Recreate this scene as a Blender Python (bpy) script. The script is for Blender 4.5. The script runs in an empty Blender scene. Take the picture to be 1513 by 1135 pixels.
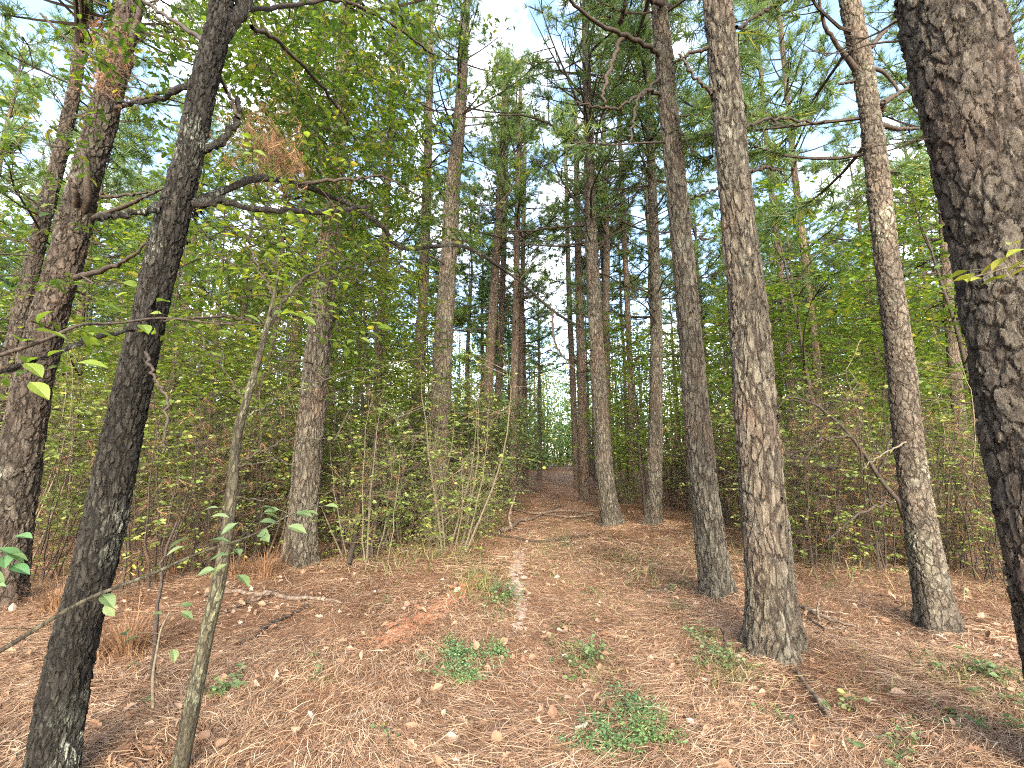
import bpy, math, random
import numpy as np
from mathutils import Vector

rng = np.random.default_rng(7)
random.seed(7)
scn = bpy.context.scene
col = scn.collection

# ------------------------------------------------------------------ camera
F_PX, HOR, W_PX, H_PX = 640.0, 106.0, 1513.0, 1135.0
PITCH = math.atan(HOR / F_PX)
CAMP = np.array([0.0, 0.0, 1.5])
cam = bpy.data.cameras.new("camera"); cam_o = bpy.data.objects.new("camera", cam); col.objects.link(cam_o)
cam_o.location = CAMP; cam_o.rotation_euler = (math.pi / 2 + PITCH, 0, 0)
cam.sensor_width = 36.0; cam.lens = F_PX / W_PX * 36.0; cam.clip_start = 0.05; cam.clip_end = 1500
scn.camera = cam_o
CT, ST = math.cos(PITCH), math.sin(PITCH)

def ray(px, py):
    x = (px - W_PX / 2) / F_PX; y = (H_PX / 2 - py) / F_PX
    return np.array([x, CT - ST * y, ST + CT * y])

def at(px, py, Y):
    d = ray(px, py); return CAMP + d * (Y / d[1])

def depth(p):
    return (p[1] - CAMP[1]) * CT + (p[2] - CAMP[2]) * ST

# ------------------------------------------------------------------ terrain
def hash2(ix, iy, s):
    n = (ix * 374761393 + iy * 668265263 + s * 974634533) & 0x7fffffff
    n = ((n ^ (n >> 13)) * 1274126177) & 0x7fffffff
    return ((n ^ (n >> 16)) & 0xffff) / 65535.0

def vnoise(x, y, s=0):
    x = np.asarray(x, float); y = np.asarray(y, float)
    ix = np.floor(x).astype(np.int64); iy = np.floor(y).astype(np.int64)
    fx = x - ix; fy = y - iy
    fx = fx * fx * (3 - 2 * fx); fy = fy * fy * (3 - 2 * fy)
    a = hash2(ix, iy, s); b = hash2(ix + 1, iy, s); c = hash2(ix, iy + 1, s); d = hash2(ix + 1, iy + 1, s)
    return (a * (1 - fx) + b * fx) * (1 - fy) + (c * (1 - fx) + d * fx) * fy

def pathx(y):
    return 0.13 * np.asarray(y, float) - 0.33 + 0.10 * np.sin(np.asarray(y, float) * 0.45)

FEET = [(2.18, 3.62, .45), (2.52, 5.1, .36), (4.1, 4.25, .4), (-3.05, 6.1, .4), (2.25, 9.7, .4), (3.2, 9.7, .35), (-1.8, 9.6, .4), (2.9, 2.2, .4)]
def gz(x, y):
    x = np.asarray(x, float); y = np.asarray(y, float)
    z = 0.10 * (vnoise(x * .23, y * .23, 1) - .5) + 0.06 * (vnoise(x * .9, y * .9, 2) - .5) + 0.035 * (vnoise(x * 3.1, y * 3.1, 3) - .5)
    lat = np.abs(x - pathx(y))
    lane = np.exp(-(lat / 1.1) ** 2)
    z = z * (1 - .85 * lane) - 0.03 * lane
    bank = np.exp(-((x + 0.55 - 0.2 * (y - 4)) / 0.35) ** 2) * np.clip((y - 2.5) / 1.5, 0, 1) * np.clip((8 - y) / 2, 0, 1)
    for fx, fy, fr in FEET: z = z + .055 * np.exp(-((x - fx) ** 2 + (y - fy) ** 2) / fr ** 2)
    return z + 0.015 * bank

def gp(px, py, lift=0.0):
    """point of the ground under a picture position"""
    d = ray(px, py); z = 0.0
    for _ in range(6):
        t = (z - CAMP[2]) / d[2]; p = CAMP + d * t; z = float(gz(p[0], p[1]))
    p[2] = z + lift
    return p

# ------------------------------------------------------------------ mesh building
class MB:
    def __init__(s): s.v = []; s.f = []; s.m = []; s.n = 0
    def add(s, v, f, m=0):
        v = np.asarray(v, np.float32).reshape(-1, 3); f = np.asarray(f, np.int64)
        s.v.append(v); s.f.append(f + s.n); s.m.append(np.full(len(f), m, np.int32)); s.n += len(v)
    def mesh(s, name, mats, smooth=False):
        me = bpy.data.meshes.new(name)
        v = np.concatenate(s.v); me.vertices.add(len(v)); me.vertices.foreach_set("co", v.ravel())
        tot = np.concatenate([np.full(len(f), f.shape[1], np.int32) for f in s.f])
        loops = np.concatenate([f.ravel() for f in s.f]).astype(np.int32)
        me.loops.add(len(loops)); me.loops.foreach_set("vertex_index", loops)
        st = np.zeros(len(tot), np.int32); st[1:] = np.cumsum(tot)[:-1]
        me.polygons.add(len(tot)); me.polygons.foreach_set("loop_start", st); me.polygons.foreach_set("loop_total", tot)
        me.polygons.foreach_set("material_index", np.concatenate(s.m))
        me.polygons.foreach_set("use_smooth", np.full(len(tot), smooth))
        for m in mats: me.materials.append(m)
        me.update(calc_edges=True); me.validate()
        return me
    def build(s, name, mats, parent=None, smooth=False):
        if not isinstance(mats, (list, tuple)): mats = [mats]
        o = bpy.data.objects.new(name, s.mesh(name, mats, smooth)); col.objects.link(o)
        if parent: o.parent = parent
        return o

def link(name, me, parent=None):
    o = bpy.data.objects.new(name, me); col.objects.link(o)
    if parent: o.parent = parent
    return o

def tag(o, label=None, cat=None, group=None, kind=None):
    if label: o["label"] = label
    if cat: o["category"] = cat
    if group: o["group"] = group
    if kind: o["kind"] = kind
    return o

def thing(name, loc, label, cat, group=None, rz=0.0):
    o = bpy.data.objects.new(name, None); col.objects.link(o)
    o.empty_display_size = 0.2; o.location = loc; o.rotation_euler = (0, 0, rz)
    return tag(o, label, cat, group)

def copy_tree(o, parent=None):
    c = o.copy(); col.objects.link(c)
    if parent: c.parent = parent
    for ch in list(o.children): copy_tree(ch, c)
    return c

def norm(a): return a / np.maximum(np.linalg.norm(a, axis=-1, keepdims=True), 1e-9)

def smooth_path(pts, rad, n):
    """Catmull-Rom resample to n points"""
    p = np.asarray(pts, float); r = np.asarray(rad, float)
    q = np.concatenate([2 * p[:1] - p[1:2], p, 2 * p[-1:] - p[-2:-1]])
    rr = np.concatenate([r[:1], r, r[-1:]])
    t = np.linspace(0, len(p) - 1 - 1e-6, n); i = t.astype(int); u = (t - i)[:, None]
    a, b, c, d = q[i], q[i + 1], q[i + 2], q[i + 3]
    out = .5 * (2 * b + (c - a) * u + (2 * a - 5 * b + 4 * c - d) * u ** 2 + (3 * b - a - 3 * c + d) * u ** 3)
    ro = rr[i + 1] * (1 - u[:, 0]) + rr[i + 2] * u[:, 0]
    return out, ro

def tube(mb, pts, rad, n=6, m=0, ref=None, lobes=None):
    p = np.asarray(pts, float); r = np.asarray(rad, float); k = len(p)
    t = np.gradient(p, axis=0); t = norm(t)
    if ref is None:
        ref = np.array([0.0, 1.0, 0.0]) if abs(t[:, 2]).mean() > .6 else np.array([0.0, 0.0, 1.0])
    a = norm(np.cross(t, ref)); b = np.cross(t, a)
    th = np.linspace(0, 2 * math.pi, n, endpoint=False)
    R = r[:, None] * np.ones((1, n))
    if lobes is not None: R = R * lobes(np.arange(k), th)
    v = p[:, None] + R[..., None] * (np.cos(th)[None, :, None] * a[:, None] + np.sin(th)[None, :, None] * b[:, None])
    i = np.arange(k - 1)[:, None] * n; j = np.arange(n)[None]; j2 = (j + 1) % n
    f = np.stack([i + j, i + j2, i + n + j2, i + n + j], -1).reshape(-1, 4)
    mb.add(v.reshape(-1, 3), f, m)
    mb.add(v[-1], np.array([list(range(n))]), m) if n > 2 else None

def inst(mb, tv, tf, P, D, N, S, m=0, squash=None):
    """many copies of a small template: along D, side, up N"""
    P = np.asarray(P, float); D = norm(np.asarray(D, float)); N = np.asarray(N, float)
    side = norm(np.cross(N, D)); N = np.cross(D, side)
    S = np.broadcast_to(np.asarray(S, float), (len(P),))
    W = S if squash is None else S * squash
    v = P[:, None] + S[:, None, None] * tv[None, :, 0, None] * D[:, None] + W[:, None, None] * tv[None, :, 1, None] * side[:, None] + S[:, None, None] * tv[None, :, 2, None] * N[:, None]
    k = len(tv)
    f = (tf[None] + (np.arange(len(P)) * k)[:, None, None]).reshape(-1, tf.shape[1])
    mb.add(v.reshape(-1, 3), f, m)

def rdir(n, up=0.0, flat=1.0):
    d = rng.normal(size=(n, 3)); d[:, 2] = d[:, 2] * flat + up
    return norm(d)

# ------------------------------------------------------------------ templates
OV_V = np.array([[0, 0, 0], [.3, .26, .05], [.68, .22, .03], [1, 0, -.08], [.68, -.22, .03], [.3, -.26, .05]], float)
OV_F = np.array([[0, 3, 2, 1], [0, 5, 4, 3]])
NA_V = OV_V * np.array([1, .5, 1]); NA_F = OV_F
def lobed(outline):
    o = np.array(outline, float)
    up = o[:, 1]; z = np.abs(up) * .2 + .06 * np.sin(o[:, 0] * 3) - o[:, 0] ** 2 * .2
    v = np.concatenate([np.column_stack([o[:, 0], o[:, 1], z]), [[.45, 0, -.02]]])
    n = len(o); f = np.array([[n, i, (i + 1) % n] for i in range(n)])
    return v, f
OAK = [(0, .02), (.12, .05), (.18, .16), (.28, .24), (.36, .13), (.46, .2), (.56, .34), (.64, .18), (.75, .24), (.86, .16), (.98, .1), (1, 0)]
OAK_V, OAK_F = lobed(OAK + [(x, -y) for x, y in OAK[-2::-1]])
STAR = [(0, .03), (.06, .12), (-.02, .42), (.2, .26), (.42, .56), (.52, .2), (.78, .14), (1, 0)]
STAR_V, STAR_F = lobed(STAR + [(x, -y) for x, y in STAR[-2::-1]])
OVN = [(0, .015), (.08, .05), (.2, .17), (.36, .25), (.52, .27), (.68, .22), (.82, .14), (.93, .06), (1, 0)]
OVN_V, OVN_F = lobed(OVN + [(x, -y) for x, y in OVN[-2::-1]])

def tuft_template(n, spread, wid, seed, droop=0.0):
    r = np.random.default_rng(seed); V = []; Fc = []
    for i in range(n):
        a = r.uniform(0, 2 * math.pi); s = spread * math.sqrt(r.uniform(.03, 1))
        d = np.array([math.cos(s), math.sin(s) * math.cos(a), math.sin(s) * math.sin(a)])
        l = r.uniform(.75, 1.05); b = np.array([r.uniform(-.45, 0.05), 0, 0])
        w = np.cross(d, r.normal(size=3)); w = w / np.linalg.norm(w) * wid
        tip = b + d * l; tip[2] -= droop * l * l
        k = len(V); V += [b - w, b + w, tip]; Fc.append([k, k + 1, k + 2])
    return np.array(V), np.array(Fc)
TUFTS = [tuft_template(24, 1.3, .030, i) for i in range(4)]
TUFTS_NEAR = [tuft_template(34, 1.3, .009, 20 + i) for i in range(3)]
DEAD = [tuft_template(12, .8, .012, 40 + i, .35) for i in range(3)]

# ------------------------------------------------------------------ materials
def nodes(name):
    m = bpy.data.materials.new(name); m.use_nodes = True
    nt = m.node_tree; nt.nodes.clear()
    return m, nt
class G:
    def __init__(s, nt): s.nt = nt
    def n(s, typ, ins=None, **kw):
        nd = s.nt.nodes.new(typ)
        for k, v in kw.items(): setattr(nd, k, v)
        for k, v in (ins or {}).items():
            if hasattr(v, "is_output"): s.nt.links.new(v, nd.inputs[k])
            else: nd.inputs[k].default_value = v
        return nd
    def ramp(s, fac, stops, interp="LINEAR"):
        nd = s.nt.nodes.new("ShaderNodeValToRGB"); cr = nd.color_ramp; cr.interpolation = interp
        while len(cr.elements) < len(stops): cr.elements.new(.5)
        for e, (p, c) in zip(cr.elements, stops): e.position = p; e.color = (*c, 1) if len(c) == 3 else c
        s.nt.links.new(fac, nd.inputs[0]); return nd.outputs[0]
    def math(s, op, a, b=None, c=None):
        nd = s.nt.nodes.new("ShaderNodeMath"); nd.operation = op
        for i, v in enumerate((a, b, c)):
            if v is None: continue
            if hasattr(v, "is_output"): s.nt.links.new(v, nd.inputs[i])
            else: nd.inputs[i].default_value = v
        return nd.outputs[0]
    def mix(s, f, a, b, blend="MIX"):
        nd = s.nt.nodes.new("ShaderNodeMix"); nd.data_type = "RGBA"; nd.blend_type = blend
        for k, v in ((0, f), (6, a), (7, b)):
            if hasattr(v, "is_output"): s.nt.links.new(v, nd.inputs[k])
            else: nd.inputs[k].default_value = (*v, 1) if isinstance(v, tuple) and len(v) == 3 else v
        return nd.outputs[2]
    def out(s, surf, disp=None):
        o = s.nt.nodes.new("ShaderNodeOutputMaterial"); s.nt.links.new(surf, o.inputs[0])
        if disp: s.nt.links.new(disp, o.inputs[2])

def leaf_mat(name, stops, trans=.45, tint=(1.15, 1.1, .55), rough=.5):
    m, nt = nodes(name); g = G(nt)
    geo = g.n("ShaderNodeNewGeometry")
    c = g.ramp(geo.outputs["Random Per Island"], stops)
    tc = g.n("ShaderNodeTexCoord")
    nz = g.n("ShaderNodeTexNoise", {"Vector": tc.outputs["Object"], "Scale": 1.3, "Detail": 2.0})
    c = g.mix(g.ramp(nz.outputs[0], [(.35, (0, 0, 0)), (.7, (.55, .55, .55))]), c, g.mix(1.0, c, (1.35, 1.15, .6), "MULTIPLY"))
    d = g.n("ShaderNodeBsdfPrincipled", {"Base Color": c, "Roughness": rough, "Specular IOR Level": .35})
    t = g.n("ShaderNodeBsdfTranslucent", {"Color": g.mix(1.0, c, tint, "MULTIPLY")})
    s = g.n("ShaderNodeMixShader", {0: trans, 1: d.outputs[0], 2: t.outputs[0]})
    g.out(s.outputs[0]); return m

def bark_mat(name, scale, zst, cols, furrow, disp, lichen=None, red=None, real=True, rough_edge=1.0, deep=.5):
    """scaly bark: ragged overlapping plates stretched up the stem, broken furrows between them"""
    m, nt = nodes(name); g = G(nt)
    tc = g.n("ShaderNodeTexCoord"); oi = g.n("ShaderNodeObjectInfo")
    off = g.n("ShaderNodeVectorMath", {0: tc.outputs["Object"], 1: oi.outputs["Location"]}, operation="ADD")
    mp0 = g.n("ShaderNodeMapping", {"Vector": off.outputs[0], "Scale": (scale, scale, scale * zst)})
    def warp(sc, amp, det):
        nz = g.n("ShaderNodeTexNoise", {"Vector": mp0.outputs[0], "Scale": sc, "Detail": det, "Roughness": .62})
        c = g.n("ShaderNodeVectorMath", {0: nz.outputs["Color"], 1: (.5, .5, .5)}, operation="SUBTRACT")
        return g.n("ShaderNodeVectorMath", {0: c.outputs[0], 1: (amp, amp, amp)}, operation="MULTIPLY").outputs[0]
    w = g.n("ShaderNodeVectorMath", {0: warp(.35, 1.6, 2.0), 1: warp(1.7, 1.0 * rough_edge, 6.0)}, operation="ADD")
    P = g.n("ShaderNodeVectorMath", {0: mp0.outputs[0], 1: w.outputs[0]}, operation="ADD").outputs[0]
    e = g.n("ShaderNodeTexVoronoi", {"Vector": P, "Scale": 1.0}, feature="DISTANCE_TO_EDGE")
    v = g.n("ShaderNodeTexVoronoi", {"Vector": P, "Scale": 1.0}, feature="F1")
    v2 = g.n("ShaderNodeTexVoronoi", {"Vector": P, "Scale": 2.3}, feature="F1")
    v3 = g.n("ShaderNodeTexVoronoi", {"Vector": P, "Scale": 4.6}, feature="F1")
    fine = g.n("ShaderNodeTexNoise", {"Vector": P, "Scale": 2.6, "Detail": 8.0, "Roughness": .7})
    big = g.n("ShaderNodeTexNoise", {"Vector": off.outputs[0], "Scale": 1.7, "Detail": 4.0})
    brk = g.n("ShaderNodeTexNoise", {"Vector": mp0.outputs[0], "Scale": .8, "Detail": 3.0})
    wid = g.math("ADD", .02, g.math("MULTIPLY", g.ramp(brk.outputs[0], [(.35, (0, 0, 0)), (.68, (1, 1, 1))]), .30))
    plate = g.math("MINIMUM", g.math("DIVIDE", e.outputs["Distance"], wid), 1.0)
    sep = g.n("ShaderNodeSeparateColor", {0: v.outputs["Color"]}); sep2 = g.n("ShaderNodeSeparateColor", {0: v2.outputs["Color"]}); sep3 = g.n("ShaderNodeSeparateColor", {0: v3.outputs["Color"]})
    def tilt(vv, k):                       # scales lift at their lower lip
        d = g.n("ShaderNodeVectorMath", {0: vv.outputs["Position"], 1: P}, operation="SUBTRACT")
        return g.math("MULTIPLY", g.n("ShaderNodeSeparateXYZ", {0: d.outputs[0]}).outputs[2], k)
    h = g.math("MULTIPLY", plate, g.math("ADD", deep, g.math("MULTIPLY", sep.outputs[0], .45)))
    h = g.math("ADD", h, g.math("ADD", tilt(v2, .35), g.math("MULTIPLY", sep2.outputs[1], .30)))
    h = g.math("ADD", h, g.math("ADD", tilt(v3, .18) if False else g.math("MULTIPLY", sep3.outputs[1], .16), g.math("MULTIPLY", fine.outputs[0], .45)))
    c = g.ramp(sep2.outputs[0], [(0, cols[0]), (.45, cols[1]), (1, cols[2])])
    c = g.mix(.4, c, g.ramp(sep3.outputs[0], [(0, cols[2]), (.6, cols[1]), (1, cols[0])]))
    c = g.mix(g.ramp(fine.outputs[0], [(.34, (.8, .8, .8)), (.58, (0, 0, 0))]), c, cols[0])
    c = g.mix(g.ramp(fine.outputs[0], [(.56, (0, 0, 0)), (.72, (.6, .6, .6))]), c, cols[2])
    if red: c = g.mix(g.ramp(big.outputs[0], [(.48, (0, 0, 0)), (.72, (.28, .28, .28))]), c, red)
    mpS = g.n("ShaderNodeMapping", {"Vector": off.outputs[0], "Scale": (3.4, 3.4, .8)})
    st = g.n("ShaderNodeTexNoise", {"Vector": mpS.outputs[0], "Scale": 1.0, "Detail": 5.0, "Roughness": .6})
    c = g.mix(1.0, c, g.ramp(st.outputs[0], [(.30, (.6, .58, .56)), (.5, (1, 1, 1)), (.70, (1.25, 1.24, 1.2))]), "MULTIPLY")
    c = g.mix(g.ramp(plate, [(.15, (.85, .85, .85)), (.75, (0, 0, 0))]), c, furrow)
    if lichen:
        l1 = g.n("ShaderNodeTexNoise", {"Vector": off.outputs[0], "Scale": 3.0, "Detail": 5.0})
        l2 = g.n("ShaderNodeTexNoise", {"Vector": P, "Scale": 1.6, "Detail": 7.0, "Roughness": .72})
        lm = g.math("MULTIPLY", g.ramp(l1.outputs[0], [(lichen[1], (0, 0, 0)), (lichen[1] + .14, (1, 1, 1))]), g.ramp(l2.outputs[0], [(.5, (0, 0, 0)), (.58, (1, 1, 1))]))
        c = g.mix(g.math("MULTIPLY", lm, plate), c, lichen[0])
    b = g.n("ShaderNodeBsdfPrincipled", {"Base Color": c, "Roughness": .88, "Specular IOR Level": .25})
    dn = g.n("ShaderNodeDisplacement", {"Height": h, "Midlevel": 1.0, "Scale": disp})
    g.out(b.outputs[0], dn.outputs[0])
    m.displacement_method = "BOTH" if real else "BUMP"
    return m

def plain_mat(name, stops, rough=.85, bump=0.0, scale=30.0, island=False, trans=0.0):
    m, nt = nodes(name); g = G(nt)
    tc = g.n("ShaderNodeTexCoord")
    nz = g.n("ShaderNodeTexNoise", {"Vector": tc.outputs["Object"], "Scale": scale, "Detail": 5.0})
    if island:
        c = g.ramp(g.n("ShaderNodeNewGeometry").outputs["Random Per Island"], stops)
        c = g.mix(g.ramp(nz.outputs[0], [(.35, (.35, .35, .35)), (.6, (0, 0, 0))]), c, g.mix(1.0, c, (.6, .55, .5), "MULTIPLY"))
        n2 = g.n("ShaderNodeTexNoise", {"Vector": tc.outputs["Object"], "Scale": 1.1, "Detail": 5.0, "Roughness": .65})
        c = g.mix(1.0, c, g.ramp(n2.outputs[0], [(.32, (.62, .55, .50)), (.5, (1, 1, 1)), (.68, (1.22, 1.2, 1.15))]), "MULTIPLY")
    else: c = g.ramp(nz.outputs[0], stops)
    b = g.n("ShaderNodeBsdfPrincipled", {"Base Color": c, "Roughness": rough, "Specular IOR Level": .25})
    s = b.outputs[0]
    if trans:
        t = g.n("ShaderNodeBsdfTranslucent", {"Color": c}); s = g.n("ShaderNodeMixShader", {0: trans, 1: s, 2: t.outputs[0]}).outputs[0]
    d = None
    if bump: d = g.n("ShaderNodeDisplacement", {"Height": nz.outputs[0], "Midlevel": .5, "Scale": bump}).outputs[0]
    g.out(s, d); m.displacement_method = "BUMP"
    return m

PINE_COLS = [(0.037, 0.032, 0.024), (0.098, 0.088, 0.068), (0.200, 0.181, 0.143)]
M_PINE = bark_mat("pine_bark", 20, .26, PINE_COLS, (.034, .024, .018), .024, red=(.17, .085, .058), lichen=((.30, .31, .25), .60))
M_PINE_BIG = bark_mat("old_pine_bark", 18, .40, [(0.028, 0.022, 0.018), (0.062, 0.052, 0.041), (0.129, 0.113, 0.092)], (.022, .016, .012), .026, red=(.13, .075, .055), lichen=((.26, .27, .22), .60))
M_PINE_GREY = bark_mat("grey_pine_bark", 22, .5, [(0.049, 0.041, 0.031), (0.110, 0.093, 0.073), (0.185, 0.162, 0.131)], (.042, .031, .023), .018, red=(.20, .13, .09), lichen=((.32, .34, .24), .55))
M_PINE_FAR = bark_mat("slender_pine_bark", 20, .33, [(0.056, 0.042, 0.033), (0.120, 0.096, 0.076), (0.215, 0.178, 0.142)], (.05, .034, .025), .02, red=(.24, .11, .06), real=False)
M_OAK = bark_mat("oak_bark", 46, .26, [(0.010, 0.009, 0.007), (0.022, 0.019, 0.016), (0.052, 0.046, 0.038)], (.008, .007, .006), .011, lichen=((.26, .285, .235), .53), deep=.8)
M_SAP = bark_mat("sapling_bark", 45, .3, [(0.026, 0.023, 0.016), (0.057, 0.050, 0.033), (0.101, 0.092, 0.062)], (.02, .016, .011), .005, lichen=((.18, .20, .12), .48), real=False)
M_TWIG = plain_mat("twig_bark", [(.3, (.022, .017, .014)), (.7, (.07, .053, .042))], bump=.002, scale=60)
M_DRYTWIG = plain_mat("dry_twig", [(.3, (.075, .06, .042)), (.7, (.19, .16, .115))], bump=.002, scale=40)
M_STICK = plain_mat("weathered_stick", [(.3, (0.045, 0.032, 0.023)), (.5, (0.120, 0.087, 0.066)), (.7, (0.210, 0.164, 0.125))], bump=.006, scale=26)
M_NEEDLE = leaf_mat("pine_needles", [(0, (0.068, 0.138, 0.079)), (.5, (0.110, 0.198, 0.095)), (.85, (0.168, 0.259, 0.089)), (1, (0.357, 0.319, 0.084))], .5)
M_DEADN = plain_mat("dead_needles", [(0, (.14, .075, .042)), (.5, (.27, .155, .085)), (1, (.40, .25, .15))], island=True, trans=.3)
M_LEAF = leaf_mat("broad_leaf", [(0, (.055, .11, .025)), (.5, (.09, .165, .035)), (.9, (.15, .23, .045)), (1, (.28, .26, .05))], .6)
M_OAKLEAF = leaf_mat("oak_leaf", [(0, (.04, .085, .018)), (.5, (.07, .13, .026)), (.9, (.12, .185, .035)), (1, (.25, .23, .045))], .6)
M_LEAFY = leaf_mat("light_leaf", [(0, (.10, .17, .035)), (.5, (.155, .24, .05)), (.9, (.22, .30, .06)), (1, (.38, .34, .07))], .6)
M_OLIVE = leaf_mat("olive_leaf", [(0, (0.090, 0.136, 0.038)), (.5, (0.150, 0.212, 0.060)), (.85, (0.220, 0.283, 0.076)), (1, (0.320, 0.319, 0.111))], .4)
M_SAGE = leaf_mat("pale_leaf", [(0, (0.082, 0.136, 0.061)), (.5, (0.122, 0.184, 0.088)), (.85, (0.163, 0.218, 0.109)), (1, (0.245, 0.245, 0.054))], .42, (1.05, 1.05, .7))
M_YELLOW = leaf_mat("yellow_green_leaf", [(0, (0.140, 0.182, 0.028)), (.6, (0.224, 0.252, 0.035)), (1, (0.294, 0.252, 0.035))], .5)
M_GRASS = leaf_mat("grass_blade", [(0, (.06, .085, .03)), (.45, (.105, .125, .05)), (.75, (.165, .155, .08)), (1, (.27, .21, .13))], .3)
M_MOSS = leaf_mat("creeper_leaf", [(0, (.045, .13, .05)), (.5, (.10, .19, .09)), (1, (.19, .27, .12))], .35)
M_FARLEAF = leaf_mat("far_leaf", [(0, (.08, .15, .08)), (.5, (.13, .22, .10)), (.85, (.20, .28, .09)), (1, (.42, .36, .07))], .42)  # yellow end of the ramp stands in for sunlit leaves
M_LITTER = plain_mat("fallen_needles", [(0, (0.092, 0.050, 0.030)), (.25, (0.211, 0.117, 0.068)), (.55, (0.337, 0.206, 0.127)), (.8, (0.444, 0.303, 0.199)), (1, (0.554, 0.420, 0.301))], island=True, scale=8)
M_DEADLEAF = plain_mat("fallen_leaves", [(0, (0.147, 0.081, 0.053)), (.5, (0.278, 0.172, 0.114)), (.9, (0.328, 0.229, 0.168)), (1, (0.459, 0.376, 0.311))], island=True, scale=25, trans=.15)
M_CONE = plain_mat("cone_scale", [(.3, (.05, .03, .02)), (.6, (.15, .09, .055)), (.8, (.28, .19, .12))], bump=.004, scale=60)

def floor_mat(name, stops, sand=False):
    m, nt = nodes(name); g = G(nt)
    tc = g.n("ShaderNodeTexCoord"); P = tc.outputs["Object"]
    big = g.n("ShaderNodeTexNoise", {"Vector": P, "Scale": .9, "Detail": 6.0, "Roughness": .6})
    mid = g.n("ShaderNodeTexNoise", {"Vector": P, "Scale": 9.0, "Detail": 8.0, "Roughness": .7})
    warp = g.n("ShaderNodeVectorMath", {0: P, 1: g.n("ShaderNodeVectorMath", {0: mid.outputs["Color"], 1: (.12, .12, 0)}, operation="MULTIPLY").outputs[0]}, operation="ADD")
    h = None; cs = None
    for i, rot in enumerate((.2, 1.3, 2.3)):
        mp = g.n("ShaderNodeMapping", {"Vector": warp.outputs[0], "Rotation": (0, 0, rot), "Scale": (14, 170, 1)})
        n2 = g.n("ShaderNodeTexNoise", {"Vector": mp.outputs[0], "Scale": 1.0, "Detail": 2.0})
        h = n2.outputs[0] if h is None else g.math("MAXIMUM", h, n2.outputs[0])
    c = g.ramp(h, stops)
    c = g.mix(g.ramp(big.outputs[0], [(.40, (.85, .85, .85)), (.58, (0, 0, 0))]), c, g.mix(1.0, c, (.5, .44, .4), "MULTIPLY"))
    c = g.mix(g.ramp(mid.outputs[0], [(.55, (0, 0, 0)), (.8, (.8, .8, .8))]), c, (.42, .29, .20))
    if sand:
        sn = g.n("ShaderNodeTexNoise", {"Vector": P, "Scale": 2.3, "Detail": 6.0, "Roughness": .65})
        c = g.mix(g.ramp(sn.outputs[0], [(.60, (0, 0, 0)), (.72, (.75, .75, .75))]), c, (.52, .42, .36))
    b = g.n("ShaderNodeBsdfPrincipled", {"Base Color": c, "Roughness": .95, "Specular IOR Level": .15})
    d = g.n("ShaderNodeDisplacement", {"Height": g.math("ADD", h, g.math("MULTIPLY", mid.outputs[0], 1.5)), "Midlevel": 1.0, "Scale": .03})
    g.out(b.outputs[0], d.outputs[0]); m.displacement_method = "BUMP"
    return m
M_FLOOR = floor_mat("pine_straw_floor", [(.45, (0.080, 0.041, 0.025)), (.58, (0.203, 0.110, 0.065)), (.72, (0.370, 0.226, 0.136))])
M_PATH = floor_mat("worn_path", [(.45, (0.106, 0.059, 0.036)), (.58, (0.257, 0.147, 0.090)), (.72, (0.424, 0.274, 0.180))], sand=True)
M_SUNSTRIP = plain_mat("painted_sun_orange", [(.35, (.30, .11, .055)), (.6, (.48, .21, .12))], bump=.01, scale=30)  # orange of low sunlight on the ground, put into the colour
M_SAND = plain_mat("pale_sand", [(.35, (.28, .21, .165)), (.6, (.44, .355, .30))], bump=.01, scale=14)

# ------------------------------------------------------------------ sky and sun
SUN_EL = math.radians(24.0)
SUN_AZ = math.atan2(0.10, -0.99)            # from +Y towards +X: behind the camera, to its right; a broad veiled sun
SUNV = np.array([math.sin(SUN_AZ) * math.cos(SUN_EL), math.cos(SUN_AZ) * math.cos(SUN_EL), math.sin(SUN_EL)])
wd = bpy.data.worlds.new("World"); scn.world = wd; wd.use_nodes = True
nt = wd.node_tree; nt.nodes.clear(); g = G(nt)
sky = g.n("ShaderNodeTexSky", sky_type="NISHITA", sun_disc=False, sun_elevation=SUN_EL, sun_rotation=SUN_AZ, air_density=1.0, dust_density=1.5, ozone_density=1.0)
tc = g.n("ShaderNodeTexCoord")
cl = g.n("ShaderNodeTexNoise", {"Vector": tc.outputs["Generated"], "Scale": 3.2, "Detail": 7.0, "Roughness": .62})
cm = g.ramp(cl.outputs[0], [(.49, (0, 0, 0)), (.67, (1, 1, 1))])
cc = g.mix(cm, sky.outputs[0], (6.6, 6.3, 6.0))
bg = g.n("ShaderNodeBackground", {"Color": cc, "Strength": .12})
ow = nt.nodes.new("ShaderNodeOutputWorld"); nt.links.new(bg.outputs[0], ow.inputs[0])
sl = bpy.data.lights.new("sun", "SUN"); sl.energy = 1.5; sl.angle = math.radians(40); sl.color = (1.0, .90, .71)
so = bpy.data.objects.new("sun", sl); col.objects.link(so)
so.rotation_euler = Vector(SUNV).to_track_quat("Z", "Y").to_euler(); so.location = (10, -26, 12)
vs = scn.view_settings; vs.view_transform = "Standard"; vs.look = "None"; vs.gamma = 1.0; vs.exposure = 3.0; vs.use_curve_mapping = False
scn.cycles.max_bounces = 6; scn.cycles.diffuse_bounces = 4; scn.cycles.adaptive_threshold = .02; scn.cycles.use_denoising = False; scn.cycles.filter_width = 1.1; scn.cycles.transmission_bounces = 6; scn.cycles.glossy_bounces = 2
scn.cycles.sample_clamp_indirect = 4.0

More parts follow.
